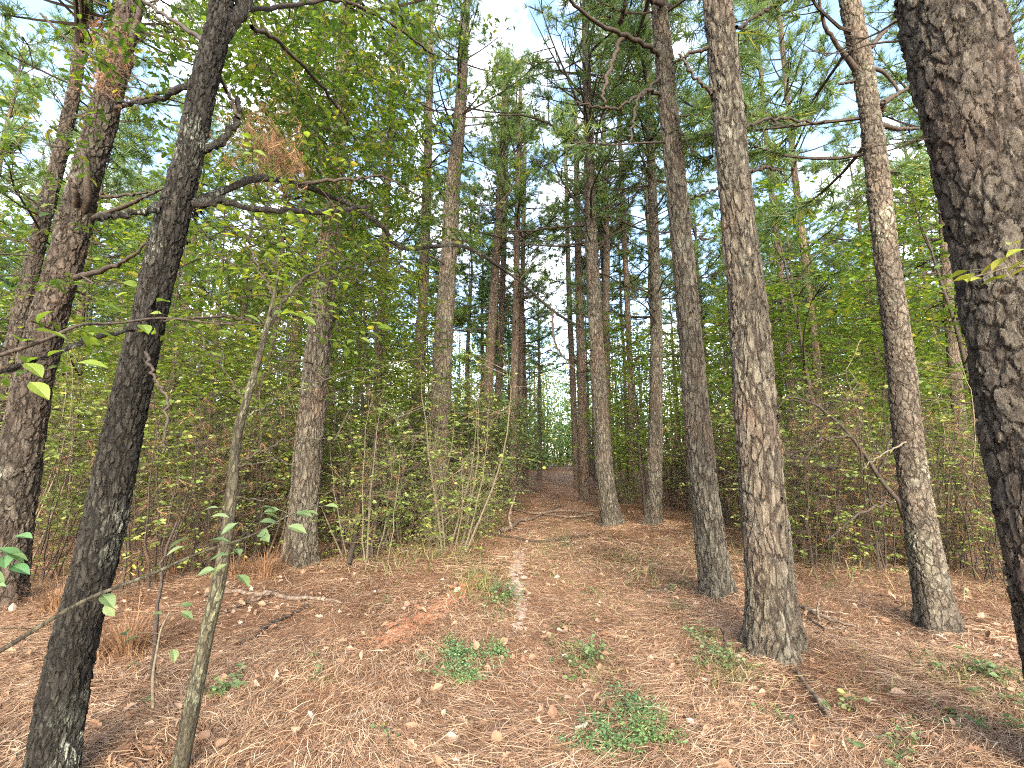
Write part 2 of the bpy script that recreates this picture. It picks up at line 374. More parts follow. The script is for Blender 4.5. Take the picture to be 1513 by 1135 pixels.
# ------------------------------------------------------------------ forest floor
def axis(lo, hi, near_lo, near_hi, step, grow=1.12):
    a = list(np.arange(near_lo, near_hi, step)); s = step
    while a[-1] < hi: s *= grow; a.append(a[-1] + s)
    s = step; b = [near_lo]
    while b[-1] > lo: s *= grow; b.append(b[-1] - s)
    return np.array(b[:0:-1] + a)
def sheet(name, X, Y, mat, lift=0.0):
    mb = MB(); nx, ny = X.shape[1], X.shape[0]
    i = np.arange(ny - 1)[:, None] * nx; j = np.arange(nx - 1)[None]
    f = np.stack([i + j, i + j + 1, i + nx + j + 1, i + nx + j], -1).reshape(-1, 4)
    mb.add(np.stack([X, Y, gz(X, Y) + lift], -1).reshape(-1, 3), f)
    return mb.build(name, mat, None, True)
xs = axis(-450, 450, -9, 11, .07); ys = axis(-250, 900, 1.2, 16, .07)
tag(sheet("ground", *np.meshgrid(xs, ys), M_FLOOR), kind="structure")
py_ = axis(1.3, 75, 1.4, 16, .07); u = np.linspace(-1, 1, 34)
PYg = np.repeat(py_[:, None], len(u), 1)
half = .95 + .22 * (vnoise(py_ * .9, py_ * 0, 11) - .5)
ed = np.sign(u)[None] * (np.abs(u)[None] ** 6) * .5 * (vnoise(PYg * 3.3, np.sign(u)[None] * 5 + PYg * 0, 12) - .5)
tag(sheet("path", pathx(PYg) + .12 + half[:, None] * u[None] + ed, PYg, M_PATH, .005), kind="structure")
# worn sandy scrape in the middle of the path
sb = MB(); SP_ = np.array([gp(*q)[:2] for q in ((768, 812), (765, 832), (762, 856), (764, 872), (772, 890), (771, 910), (776, 930))])
for _ in range(150):
    f = abs(rng.normal(.42, .3)) * 6; i = min(5, int(f)); c = SP_[i] + (SP_[i + 1] - SP_[i]) * (f - i) + rng.normal(size=2) * np.array([.045, .07]) if f < 6 else SP_[0] + rng.normal(size=2) * .08
    k = 11; th = np.linspace(0, 2 * math.pi, k, endpoint=False); r_ = abs(rng.normal(.022, .02)) + .008; rr = r_ * rng.uniform(.4, 1.3, k)
    x = c[0] + rr * np.cos(th); y = c[1] + 1.5 * rr * np.sin(th); Q = np.concatenate([[c], np.stack([x, y], -1)])
    sb.add(np.column_stack([Q, gz(Q[:, 0], Q[:, 1]) + rng.uniform(.009, .016)]), np.array([[0, 1 + q, 1 + (q + 1) % k] for q in range(k)]))
eb = MB(); E0, E1 = gp(570, 955)[:2], gp(712, 850)[:2]  # orange flecks painting a strip of sunlight on the ground
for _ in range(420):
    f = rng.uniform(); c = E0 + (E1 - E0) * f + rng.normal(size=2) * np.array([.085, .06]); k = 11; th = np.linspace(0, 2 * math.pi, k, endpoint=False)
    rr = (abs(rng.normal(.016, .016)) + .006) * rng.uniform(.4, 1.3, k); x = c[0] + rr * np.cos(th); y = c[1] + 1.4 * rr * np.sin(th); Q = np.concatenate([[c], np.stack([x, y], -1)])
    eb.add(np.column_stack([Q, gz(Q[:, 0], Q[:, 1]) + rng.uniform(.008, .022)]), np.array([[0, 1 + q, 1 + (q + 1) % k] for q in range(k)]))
tag(eb.build("painted_sun_strip", M_SUNSTRIP, None, True), kind="structure")
tag(sb.build("path_sand", M_SAND, None, True), kind="structure")

# fallen needles and leaves lying over the ground
def on_ground(n, ymin, ymax, p=1.6):
    """spots spread over what lies ahead, thicker close by"""
    u_ = rng.uniform(size=n); a = ymin ** (1 - p); b = ymax ** (1 - p)
    y = (a + (b - a) * u_) ** (1 / (1 - p)); x = y * rng.uniform(-1.35, 1.45, n) + rng.normal(size=n) * .3
    return x, y
def litter(n, ymin, ymax, L, wid, lift):
    x, y = on_ground(n, ymin, ymax)
    lat = np.abs(x - pathx(y) - .1); keep = rng.uniform(size=n) < np.where(lat < .5, .72, 1.0)
    keep &= vnoise(x * 1.7, y * 1.7, 21) + rng.uniform(-.3, .35, n) > .28
    x, y = x[keep], y[keep]; n = len(x)
    a = rng.uniform(0, 2 * math.pi, n); base = vnoise(x * .8, y * .8, 22) * 7
    a = np.where(rng.uniform(size=n) < .55, base + rng.normal(size=n) * .5, a)
    D = np.column_stack([np.cos(a), np.sin(a), rng.normal(size=n) * .10])
    N = np.column_stack([rng.normal(size=n) * .3, rng.normal(size=n) * .3, np.ones(n)])
    ww = wid
    v = np.array([[-.5, -ww, 0], [-.5, ww, 0], [0, -ww, .05], [0, ww, .05], [.5, -ww * .4, 0], [.5, ww * .4, 0]], float)
    v[2:4, 1] += .05; f = np.array([[0, 2, 3, 1], [2, 4, 5, 3]])
    P = np.column_stack([x, y, gz(x, y) + lift * rng.uniform(.1, 1, n) ** 1.5 + .004])
    return v, f, P, D, N, L * rng.uniform(.6, 1.2, n)
mb = MB()
inst(mb, *litter(260000, 1.9, 8, .15, .0075, .045))
inst(mb, *litter(90000, 6, 26, .18, .014, .05))
for fx, fy, fr in FEET:
    n = 2600; a = rng.uniform(0, 2 * math.pi, n); q = fr * rng.uniform(.42, 1.25, n); x = fx + q * np.cos(a); y = fy + q * np.sin(a); b = a + rng.normal(size=n) * .9 + 1.57
    nv = np.array([[-.5, -.009, 0], [-.5, .009, 0], [0, .04, .04], [0, .058, .04], [.5, -.004, 0], [.5, .004, 0]], float)
    inst(mb, nv, np.array([[0, 2, 3, 1], [2, 4, 5, 3]]), np.column_stack([x, y, gz(x, y) + rng.uniform(.004, .05, n) * np.clip(1.5 - q / fr, .2, 1)]), np.column_stack([np.cos(b), np.sin(b), rng.normal(size=n) * .22]), rdir(n, 1.2), .15 * rng.uniform(.6, 1.2, n))
tag(mb.build("needle_litter", M_LITTER), kind="stuff")
mb = MB()
x, y = on_ground(11000, 1.9, 30, 1.5)
k = vnoise(x * 2.2, y * 2.2, 31) + rng.uniform(-.4, .4, len(x)) > .5; x, y = x[k], y[k]
P = np.column_stack([x, y, gz(x, y) + rng.uniform(.012, .045, len(x))])
cv = OVN_V * np.array([1, 1.3, 1]) + np.column_stack([np.zeros(len(OVN_V)), np.zeros(len(OVN_V)), .25 * OVN_V[:, 1] * np.sign(OVN_V[:, 1]) + .35 * (OVN_V[:, 0] - .5) ** 2])
w = rng.integers(0, 3, len(x)); cs_ = STAR_V + np.column_stack([np.zeros(len(STAR_V)), np.zeros(len(STAR_V)), .5 * STAR_V[:, 1] ** 2])
co_ = OAK_V * np.array([1, .8, 1]) + np.column_stack([np.zeros(len(OAK_V)), np.zeros(len(OAK_V)), 1.2 * np.abs(OAK_V[:, 1]) * OAK_V[:, 0] + .3 * (OAK_V[:, 0] - .5) ** 2])
for k_, (tv_, tf_) in enumerate(((cv, OVN_F), (cs_, STAR_F), (co_, OAK_F))):
    q_ = w == k_; inst(mb, tv_, tf_, P[q_], rdir(q_.sum(), 0, .5), rdir(q_.sum(), .9), rng.uniform(.03, .085, q_.sum()) * (.62 if k_ == 1 else 1))
tag(mb.build("leaf_litter", M_DEADLEAF), kind="stuff")
mb = MB(); x, y = on_ground(1500, 1.9, 18, 1.5)
for x_, y_ in zip(x, y):
    a = rng.uniform(0, 6.28); L = rng.uniform(.04, .22); b = np.array([x_, y_, 0.0]); q = np.array([b, b + np.array([math.cos(a), math.sin(a), 0]) * L * .5 + rng.normal(size=3) * .008, b + np.array([math.cos(a + .2), math.sin(a + .2), 0]) * L])
    q[:, 2] = gz(q[:, 0], q[:, 1]) + np.array([.012, .03, .015]); tube(mb, q, np.array([1, .9, .5]) * rng.uniform(.0018, .005), 4)
tag(mb.build("twig_litter", M_STICK), kind="stuff")

# thin grass
def blades(mb, x, y, h, lean=.5, wid=.006):
    n = len(x)
    D = norm(np.column_stack([rng.normal(size=n) * lean, rng.normal(size=n) * lean, np.ones(n)]))
    v = np.array([[0, -1, 0], [0, 1, 0], [.55, -.7, .06], [.55, .7, .06], [1, 0, .28]], float)
    f4 = np.array([[0, 2, 3, 1]]); f3 = np.array([[2, 4, 3]])
    P = np.column_stack([x, y, gz(x, y) - .005]); N = rdir(n, 0, .1)
    h = np.broadcast_to(h, (n,))
    inst(mb, v, f4, P, D, N, h, squash=wid / h * rng.uniform(.6, 1.2, n)); s = mb.n - 5 * n
    mb.f.append((f3[None] + (np.arange(n) * 5)[:, None, None]).reshape(-1, 3) + s); mb.m.append(np.zeros(n, np.int32))
mb = MB()
def patch(px, py, sx, sy, n, h, lean=.5):
    c = gp(px, py); x = c[0] + rng.normal(size=n) * sx; y = c[1] + rng.normal(size=n) * sy
    blades(mb, x, y, h * rng.uniform(.5, 1.2, n), lean)
for a in ((690, 790, .35, .6, 260, .20), (650, 815, .5, .7, 300, .18), (600, 830, .5, .5, 170, .17), (560, 815, .6, .6, 170, .17), (710, 870, .12, .25, 140, .16), (700, 855, .15, .4, 160, .16),
          (805, 815, .2, .7, 420, .08), (830, 790, .2, 1.2, 300, .07), (920, 830, .35, .5, 420, .10), (950, 850, .3, .4, 200, .10), (900, 890, .3, .5, 200, .08), (870, 985, .12, .15, 150, .09),
          (1075, 1000, .14, .14, 200, .12), (945, 1080, .2, .14, 160, .08), (735, 905, .12, .4, 150, .08), (1370, 1010, .4, .25, 200, .09), (1450, 1010, .3, .25, 180, .11), (720, 765, .4, 1.5, 260, .2), (1080, 820, .6, .9, 260, .15),
          (680, 985, .12, .12, 90, .07), (1290, 850, .8, .8, 300, .2), (880, 775, .25, 1.2, 180, .1)):
    patch(*a)
tag(mb.build("grass", M_GRASS), kind="stuff")

# ------------------------------------------------------------------ growth helpers
def arc(a, b, n=5, sag=.08):
    a = np.asarray(a, float); b = np.asarray(b, float); L = np.linalg.norm(b - a)
    t = np.linspace(0, 1, n)[:, None]
    off = rng.normal(size=3) * sag * L
    return a + (b - a) * t + off * (np.sin(math.pi * t)) + np.array([0, 0, 1]) * sag * L * np.sin(math.pi * t) * .6

class Skel:
    def __init__(s, pts): s.p = [np.asarray(q, float) for q in pts]
    def near(s, q): 
        P = np.array(s.p); d = np.linalg.norm(P - q + np.array([0, 0, .0]), axis=1) + np.maximum(0, P[:, 2] - q[2]) * .8
        return s.p[int(np.argmin(d))]
def grow(mb, sk, targets, r0=.008, r1=.002, sag=.1, nseg=4, sides=4):
    """each target is joined to the nearest wood by a thin twig; returns the twig directions"""
    targets = np.asarray(targets, float); out = []
    order = np.argsort([np.linalg.norm(sk.near(t) - t) for t in targets])
    dirs = np.zeros_like(targets)
    for i in order:
        a = sk.near(targets[i]); p = arc(a, targets[i], nseg, sag); L = np.linalg.norm(targets[i] - a)
        tube(mb, p, np.linspace(min(r0, .004 + r0 * L), r1, nseg), sides)
        sk.p += list(p[1:]); dirs[i] = norm(p[-1] - p[-2])
    return dirs
def sprays(mb, P, D, nl, ls, tpl, step=.05, flat=.35, m=0, wood=None, droop=.15, cull=False):
    """leaves set alternately along a short twig at each place"""
    V, Fc = tpl; PP, DD, NN, SS = [], [], [], []
    for p, d in zip(P, D):
        d = norm(d * np.array([1, 1, .35]) + rng.normal(size=3) * .12)
        sd = norm(np.cross([0, 0, 1.0], d)); n = max(2, int(nl * rng.uniform(.6, 1.4)))
        k = np.arange(n); s = np.where(k % 2, 1, -1)[:, None]
        pos = p + d * (k[:, None] * step) + np.array([0, 0, -1.0]) * (droop * (k[:, None] * step) ** 2 * 3)
        dd = d * rng.uniform(.3, .9, (n, 1)) + s * sd + np.column_stack([np.zeros(n), np.zeros(n), rng.normal(size=n) * .25 - droop])
        PP.append(pos); DD.append(dd); NN.append(np.array([0, 0, 1.0]) + rng.normal(size=(n, 3)) * flat); SS.append(ls * rng.uniform(.55, 1.15, n))
        if wood is not None: tube(wood, np.array([p, pos[-1]]), [.0018, .001], 3)
    PP, DD, NN, SS = map(np.concatenate, (PP, DD, NN, SS))
    inst(mb, V, Fc, PP, DD, NN, SS, m)

# ------------------------------------------------------------------ pines
def branch_mesh(seed, live=False, big=False):
    """a bare drooping limb, one unit long along +X, with side twigs"""
    r = np.random.default_rng(seed); mb = MB()
    n = 9; x = np.linspace(0, 1, n)
    bend = r.uniform(-.35, .25); lift = r.uniform(-.1, .35)
    p = np.column_stack([x * (1 - .12 * x), bend * x ** 2 + r.normal(size=n).cumsum() * .012, lift * x - r.uniform(0, .55) * x ** 2 + r.uniform(0, .35) * x ** 3 + r.normal(size=n).cumsum() * .008])
    tube(mb, p, np.linspace(.0125, .0028, n), 5)
    for k in range(r.integers(3, 8)):
        i = int(r.integers(2, n - 1)); s = r.choice([-1, 1]); L = r.uniform(.15, .5) * (1.1 - x[i] * .6)
        d = norm(np.array([r.uniform(.4, 1), s * r.uniform(.4, 1), r.uniform(-.5, .5)]))
        t = np.linspace(0, 1, 5)[:, None]
        q = p[i] + d * L * t + np.array([0, 0, r.uniform(-.3, .3)]) * L * t ** 2
        tube(mb, q, np.linspace(.006, .0018, 5), 4)
        if r.uniform() < .5:
            d2 = norm(d + r.normal(size=3) * .5); tube(mb, np.array([q[2], q[2] + d2 * L * .3, q[2] + d2 * L * .5 + [0, 0, -.02]]), [.003, .002, .001], 3)
    return mb.mesh("bare_branch", [M_TWIG], True)
BRANCH = [branch_mesh(100 + i) for i in range(14)]

def bough_mesh(seed):
    """a living limb one unit long along +X, needles in tufts toward its end"""
    r = np.random.default_rng(seed); mb = MB(); n = 8; x = np.linspace(0, 1, n); TP, TD = [], []
    p = np.column_stack([x, r.uniform(-.2, .2) * x ** 2 + r.normal(size=n).cumsum() * .01, -.1 * x + r.uniform(0, .4) * x ** 2])
    tube(mb, p, np.linspace(.012, .004, n), 5, 0)
    for k in range(15):
        f = r.uniform(.3, 1) * (n - 1); i = min(n - 2, int(f)); q = p[i] + (p[i + 1] - p[i]) * (f - i); s_ = r.choice([-1, 1])
        e = norm(np.array([r.uniform(.4, 1), s_ * r.uniform(.3, 1), r.uniform(-.15, .6)])); l = r.uniform(.12, .36)
        tube(mb, np.array([q, q + e * l * .5 + r.normal(size=3) * .01, q + e * l]), [.005, .004, .003], 3, 0)
        for b in (.5, 1.0):
            if b == 1 or r.uniform() < .5: TP.append(q + e * l * b); TD.append(norm(e + r.normal(size=3) * .25))
    TP, TD = np.array(TP), np.array(TD); w = r.integers(0, 3, len(TP))
    for k in range(3): inst(mb, *TUFTS[k], TP[w == k], TD[w == k], norm(r.normal(size=((w == k).sum(), 3))), .15 * r.uniform(.8, 1.2, (w == k).sum()), 1)
    return mb.mesh("needled_bough", [M_TWIG, M_NEEDLE])
BOUGH = [bough_mesh(300 + i) for i in range(8)]
def add_boughs(t, P, R_, n, z0, z1, L0, L1, face=None):
    for _ in range(n):
        z = rng.uniform(z0, z1); i = int(np.argmin(np.abs(P[:, 2] - z))); a = rng.uniform(0, 6.28) if face is None else rng.normal(face[0], face[1])
        o = link("bough", BOUGH[int(rng.integers(8))], t); L = rng.uniform(L0, L1); o.location = P[i] + np.array([math.cos(a), math.sin(a), 0]) * R_[i] * .6
        o.rotation_euler = (rng.uniform(-.5, .5), rng.uniform(-.45, .25), a); o.scale = (L, L, L)

def crown_mesh(seed, H, R, per=6, tw=10, base_gap=.5, tuft=.25, dens=1.15):
    r = np.random.default_rng(seed); mb = MB(); TP, TD = [], []
    z = 0.0
    while z < H:
        f = z / H; L0 = R * (.55 + .45 * math.sin(math.pi * min(1, f * 1.4 + .25))) * (1 - f) ** .45 + .25
        for k in range(per):
            if r.uniform() > (.62 + .3 * f) * dens: continue
            a = r.uniform(0, 2 * math.pi); L = L0 * r.uniform(.6, 1.15); up = .12 + .75 * f + r.normal() * .15
            d = np.array([math.cos(a), math.sin(a), up]); d /= np.linalg.norm(d)
            t = np.linspace(0, 1, 6)[:, None]
            p = np.array([0, 0, z]) + d * L * t + np.array([0, 0, 1.0]) * (.28 * L * t ** 2 - .18 * L * t) + np.column_stack([-d[1] * np.ones(6), d[0] * np.ones(6), np.zeros(6)]) * r.normal() * .12 * L * t ** 2
            tube(mb, p, np.linspace(.012 + .011 * L, .005, 6), 4, 0)
            ntw = max(3, int(tw * L / R + 1))
            for j in range(ntw):
                s = r.uniform(.4, 1.0); i = s * 5; q = p[int(i)] + (p[min(5, int(i) + 1)] - p[int(i)]) * (i % 1)
                e = norm(d * .8 + np.array([-d[1], d[0], 0]) * r.uniform(-1, 1) + np.array([0, 0, r.uniform(-.1, .8)]))
                l = r.uniform(.2, .55) * (1.25 - s * .5); m_ = q + e * l * .5 + r.normal(size=3) * .03; w = q + e * l
                tube(mb, np.array([q, m_, w]), [.006, .005, .004], 3, 0)
                for b, fr in ((m_, .45), (w, 1.0)):
                    if r.uniform() < (.55 if fr < 1 else 1.0): TP.append(b); TD.append(norm(e + r.normal(size=3) * .25 + np.array([0, 0, .2])))
        z += base_gap * r.uniform(.75, 1.25) * (1 - .35 * f)
    TP.append(np.array([0, 0, H])); TD.append(np.array([0, 0, 1.0]))
    tube(mb, np.array([[0, 0, 0], [0, 0, H * .5], [0, 0, H]]), [.02, .015, .006], 4, 0)
    TP = np.array(TP); TD = np.array(TD); w = r.integers(0, len(TUFTS), len(TP))
    for k in range(len(TUFTS)):
        s = w == k
        inst(mb, *TUFTS[k], TP[s], TD[s], norm(r.normal(size=(s.sum(), 3))), tuft * r.uniform(.8, 1.2, s.sum()), 1)
    return mb.mesh("pine_crown", [M_TWIG, M_NEEDLE])
CROWN = [crown_mesh(200 + i, 7.5, 2.3) for i in range(4)]
CROWN_THIN = [crown_mesh(220 + i, 8.5, 2.0, 5, 9, .55, .24, 1.0) for i in range(4)]

def stem_profile(path, Y, H):
    """centre line and radii of a stem seen at these picture positions, carried down to the soil and up to height H"""
    pts = [at(px, py, Y) for px, py, w in path]; rad = [w * depth(p) / (2 * F_PX) / math.hypot(1, (px - W_PX / 2) / F_PX) for p, (px, _, w) in zip(pts, path)]
    d = (pts[0] - pts[1]) / (pts[0][2] - pts[1][2])
    q = pts[0] + d * (gz(pts[0][0], pts[0][1]) - .06 - pts[0][2])
    if pts[0][2] - q[2] > .12: pts.insert(0, q); rad.insert(0, rad[0] * 1.02)
    else: pts[0] = q
    nvis = len(pts)
    top = pts[-1]; d = (pts[-1] - pts[-3]); d = d / d[2]; z = top[2]
    if H and H > z + .5:
        for k in range(1, 6):
            f = k / 5; zz = (H - z) * f; pts.append(top + np.array([d[0] * zz * (1 - .5 * f), d[1] * zz, zz])); rad.append(rad[nvis - 1] * (1 - f) ** .8 + .012)
    return np.array(pts), np.array(rad), nvis

def stem(name, path, Y, mat, parent, H=None, flare=.3, cell=.012, lump=.05):
    pts, rad, nv = stem_profile(path, Y, H)
    L = np.linalg.norm(np.diff(pts[:nv], axis=0), axis=1).sum(); rows = int(min(900, max(24, L / cell)))
    n = int(min(240, max(10, 2 * math.pi * rad[0] / cell)))
    t = np.linspace(0, nv - 1, rows)
    if nv < len(pts): t = np.concatenate([t, np.linspace(nv - 1, len(pts) - 1, 16)[1:]])
    q = np.concatenate([2 * pts[:1] - pts[1:2], pts, 2 * pts[-1:] - pts[-2:-1]]); rr = np.append(rad, rad[-1])
    t = np.minimum(t, len(pts) - 1 - 1e-6); i = t.astype(int); u = (t - i)[:, None]
    a, b, c, d = q[i], q[i + 1], q[i + 2], q[np.minimum(i + 3, len(q) - 1)]
    P = .5 * (2 * b + (c - a) * u + (2 * a - 5 * b + 4 * c - d) * u ** 2 + (3 * b - a - 3 * c + d) * u ** 3)
    R = rr[i] * (1 - u[:, 0]) + rr[i + 1] * u[:, 0]
    hgt = P[:, 2] - P[0, 2] - .06; ph = rng.uniform(0, 6, 2); sd = int(rng.integers(1, 900))
    R = R * (1 + flare * np.exp(-np.maximum(hgt, 0) / .13) * .75)
    def lobes(k, th):
        h = hgt[:, None]; T = th[None]
        lob = 1 + .24 * flare / .3 * np.exp(-np.maximum(h, 0) / .22) * (np.cos(5 * T + ph[0]) * .6 + np.cos(3 * T + ph[1]) * .5)
        return lob + lump * 2 * (vnoise(np.cos(T) * 1.6 + h * 1.3 + 9, np.sin(T) * 1.6 + h * 2.1, sd) - .5)
    mb = MB(); base = pts[0].copy(); tube(mb, P - base, R, n, 0, np.array([0, 1.0, 0]), lobes)
    o = mb.build("trunk", mat, parent, True)
    return P - base, R, base

def add_branches(t, P, R, n, z0, z1, L0, L1, tilt=(-.25, .35), face=None, thick=1.0):
    zz = P[:, 2]
    for k in range(n):
        z = rng.uniform(z0, z1); i = int(np.argmin(np.abs(zz - z))); a = rng.uniform(0, 2 * math.pi) if face is None else rng.normal(face[0], face[1])
        o = link("branch", BRANCH[int(rng.integers(len(BRANCH)))], t)
        L = rng.uniform(L0, L1)
        o.location = P[i] + np.array([math.cos(a), math.sin(a), 0]) * R[i] * .7
        o.rotation_euler = (rng.uniform(-.8, .8), -rng.uniform(*tilt), a); o.scale = (L, L, L * thick)

def pine(path, Y, label, mat=M_PINE, H=15.0, crown=8.5, nb=6, bz=(2.2, 8), bl=(.5, 1.6), cell=.012, flare=.3, thin=False, cs=1.0, group="pines along the trail", name="pine_tree", tilt=(-.25, .35)):
    ztop = at(path[-1][0], path[-1][1], Y)[2]
    if H < ztop + 3: H = ztop + 3.2; crown = H - 7.2
    pts, rad, nv = stem_profile(path, Y, H)
    t = thing(name, pts[0], label, "pine tree", group)
    P, R, base = stem("trunk", path, Y, mat, t, H, flare, cell)
    if nb: add_branches(t, P, R, nb, *bz, *bl, tilt=tilt)
    if crown:
        c = link("crown", (CROWN_THIN if thin else CROWN)[int(rng.integers(4))], t)
        i = int(np.argmin(np.abs(P[:, 2] - crown))); c.location = P[i]; c.rotation_euler = (0, 0, rng.uniform(0, 6.28))
        s = (H - crown) / (8.5 if thin else 7.5); c.scale = (cs, cs, s)
    return t, P, R, base

def limb(t, base, pix, mat=M_TWIG, sides=7, name="branch", jit=.0, n=26):
    """a limb seen along picture positions (px, py, Y, width px)"""
    pts = np.array([at(a, b, Y) for a, b, Y, w in pix]); rad = [w * depth(p) / (2 * F_PX) for p, (_, _, _, w) in zip(pts, pix)]
    p, r = smooth_path(pts - base, rad, n); p[1:-1] += rng.normal(size=(n - 2, 3)) * jit
    mb = MB(); tube(mb, p, r, sides); mb.build(name, mat, t, True)
    return p

T13 = pine([(1146, 985, 88), (1138, 860, 74), (1122, 680, 67), (1108, 500, 59), (1088, 300, 50), (1075, 150, 45), (1060, 0, 42)], 3.6,
     "thick scaly pine nearest the trail on its right, flared at the base", H=17, nb=0, cell=.0085)
T12 = pine([(1060, 878, 54), (1045, 760, 43), (1030, 620, 38), (1015, 440, 33), (1000, 280, 30), (985, 130, 27), (974, 0, 23)], 5.1,
     "straight pine just left behind the thick scaly pine, dark limbs arching over the trail", H=16, nb=0, cell=.011)
T14 = pine([(1388, 928, 68), (1368, 820, 55), (1345, 680, 47), (1330, 530, 44), (1310, 380, 38), (1292, 220, 34), (1275, 100, 32), (1255, 0, 30)], 4.2,
     "pale grey pine with knotty branch stubs beside the brown thicket", M_PINE_GREY, H=16, nb=0, cell=.0095)
T15 = pine([(1590, 1000, 168), (1552, 800, 156), (1514, 600, 152), (1482, 400, 150), (1441, 200, 147), (1396, 0, 146), (1380, -80, 142)], 2.2,
     "massive dark plated pine trunk cut off by the right edge", M_PINE_BIG, H=18, nb=0, cell=.006)
T5 = pine([(440, 845, 52), (448, 760, 44), (458, 640, 42), (468, 540, 38), (480, 420, 34), (492, 300, 28), (500, 200, 24), (508, 80, 20)], 6.1,
     "brown pine at the edge of the left thicket, leaves hiding its upper stem", H=15, nb=7, bz=(1.5, 6), cell=.012)
T6 = pine([(640, 778, 34), (648, 640, 30), (655, 500, 28), (662, 400, 24), (668, 290, 22), (678, 190, 18), (684, 100, 14), (690, 0, 10)], 9.6,
     "pine with a crooked forking top left of the trail, foot in olive brush", H=15, crown=8.8, nb=16, bz=(4, 9.5), bl=(.8, 2.2), thin=True, cell=.02)
T9 = pine([(903, 772, 32), (893, 690, 25), (885, 570, 22), (879, 460, 20), (873, 340, 18), (870, 220, 14), (867, 120, 12), (864, 0, 9)], 9.7,
     "tall pine right of the trail, foot nearest the fallen limbs lying across it", H=15.5, crown=9.8, nb=42, bz=(5.6, 12), bl=(1.0, 3.0), thin=True, cell=.018, tilt=(-.1, .7))
T11 = pine([(966, 774, 25), (968, 660, 21), (970, 520, 18), (968, 400, 15), (964, 280, 13), (960, 180, 11), (958, 60, 8)], 9.7,
     "slim pine standing alone right of the pine nearest the fallen limbs", H=14, crown=8.6, nb=16, bz=(3.8, 9), bl=(.7, 2.0), thin=True, cell=.02)
T2 = pine([(-2, 900, 78), (14, 790, 72), (30, 680, 68), (50, 560, 62), (75, 460, 58), (100, 370, 54), (125, 270, 50), (150, 180, 46), (172, 100, 42), (190, 20, 36)], 4.6,
     "stout leaning pine behind the black oak, brown needles caught on its top", M_PINE_BIG, H=15, nb=0, cell=.0105)  # darker bark colour stands in for the canopy's shade on this stem
T3 = pine([(-2, 600, 32), (42, 420, 28), (70, 300, 25), (96, 200, 22), (114, 100, 19), (124, 0, 16)], 6.4,
     "leaning pine farthest left, half hidden behind the stout pine", M_PINE_BIG, H=14, nb=8, bz=(3, 8), cell=.014)
mids = [([(612, 700, 18), (618, 560, 17), (626, 420, 15), (630, 300, 14), (633, 200, 12), (636, 80, 9)], 13, "thin pine just left behind the crooked-topped pine"),
        ([(716, 720, 17), (721, 580, 15), (727, 480, 14), (733, 380, 12), (738, 300, 11), (742, 200, 9)], 14.5, "grey pine leftmost of the cluster left of the trail"),
        ([(731, 700, 10), (737, 560, 10), (742, 440, 9), (746, 300, 8), (749, 180, 6)], 18, "very thin pine inside the cluster left of the trail"),
        ([(757, 706, 12), (760, 560, 11), (763, 440, 10), (764, 340, 9), (768, 200, 7)], 14, "slim pine closest to the trail in the left cluster"),
        ([(766, 700, 9), (770, 520, 8), (772, 400, 7), (775, 250, 6)], 18, "thin dark pine right behind the one closest to the trail"),
        ([(863, 722, 16), (860, 600, 14), (857, 480, 12), (854, 360, 10), (852, 240, 8)], 15.5, "dark pine behind the pine nearest the fallen limbs, beside the trail"),
        ([(851, 692, 9), (846, 560, 9), (841, 440, 8), (838, 330, 6), (836, 240, 5)], 21, "farthest slim pine standing right at the edge of the trail"),
        ([(899, 745, 14), (896, 600, 13), (895, 480, 12), (896, 360, 10), (893, 240, 7)], 13, "pine hidden behind the right side of the pine nearest the fallen limbs"),
        ([(1432, 760, 24), (1420, 640, 22), (1408, 520, 20), (1398, 400, 16), (1390, 260, 12)], 8.5, "brown pine in the gap between the grey pine and the massive trunk"),
        ([(1472, 770, 16), (1452, 660, 15), (1436, 560, 13), (1420, 440, 11)], 10, "thinnest pine standing right beside the massive right-edge trunk")]
for path, Y, lab in mids:
    m_ = pine(path, Y, lab, M_PINE_FAR, H=rng.uniform(13, 15.5), crown=8.6, nb=20, bz=(4, 10.5), bl=(.7, 2.2), thin=True, cell=.03)
    add_boughs(m_[0], m_[1], m_[2], 9, 5.5, 12, 1.0, 2.0)
for q_, n_, a_, b_ in ((T6, 10, 6.5, 12, ), (T9, 9, 8, 13), (T11, 12, 6.0, 12), (T5, 8, 4.6, 8), (T3, 12, 4.5, 10), (T2, 6, 5.5, 8)): add_boughs(q_[0], q_[1], q_[2], n_, a_, b_, 1.0, 2.1)
add_boughs(T13[0], T13[1], T13[2], 4, 5.2, 6.6, 1.2, 2.0, (.9, .7)); add_boughs(T12[0], T12[1], T12[2], 5, 5.6, 8, 1.2, 2.0); add_boughs(T14[0], T14[1], T14[2], 6, 4.4, 6.5, 1.0, 1.9, (2.2, 1.0))
for px_, Y_, lab_ in ((1205, 10.5, "tall slim pine seen in the gap between the thick scaly pine and the grey pine"), (1165, 13.0, "slim pine standing farther back just right of the thick scaly pine"), (1015, 12.5, "slim pine half hidden behind the straight pine's upper stem"), (560, 12.0, "slim pine between the brown pine and the crooked-topped pine"), (930, 15.0, "slim pine between the pine nearest the fallen limbs and the lone slim pine")):
    x_ = (px_ - W_PX / 2) / F_PX; w_ = 150 / Y_
    m_ = pine([(px_ + (px_ - 756) * .02, 700, w_), (px_, 520, w_ * .9), (px_ - (px_ - 756) * .07, 250, w_ * .7), (px_ - (px_ - 756) * .11, 60, w_ * .5)], Y_, lab_, M_PINE_FAR, H=15, crown=6.2, nb=14, bz=(3.2, 7), bl=(.7, 2.0), thin=True, cell=.03)
    add_boughs(m_[0], m_[1], m_[2], 12, 5.0, 12, 1.0, 2.2)

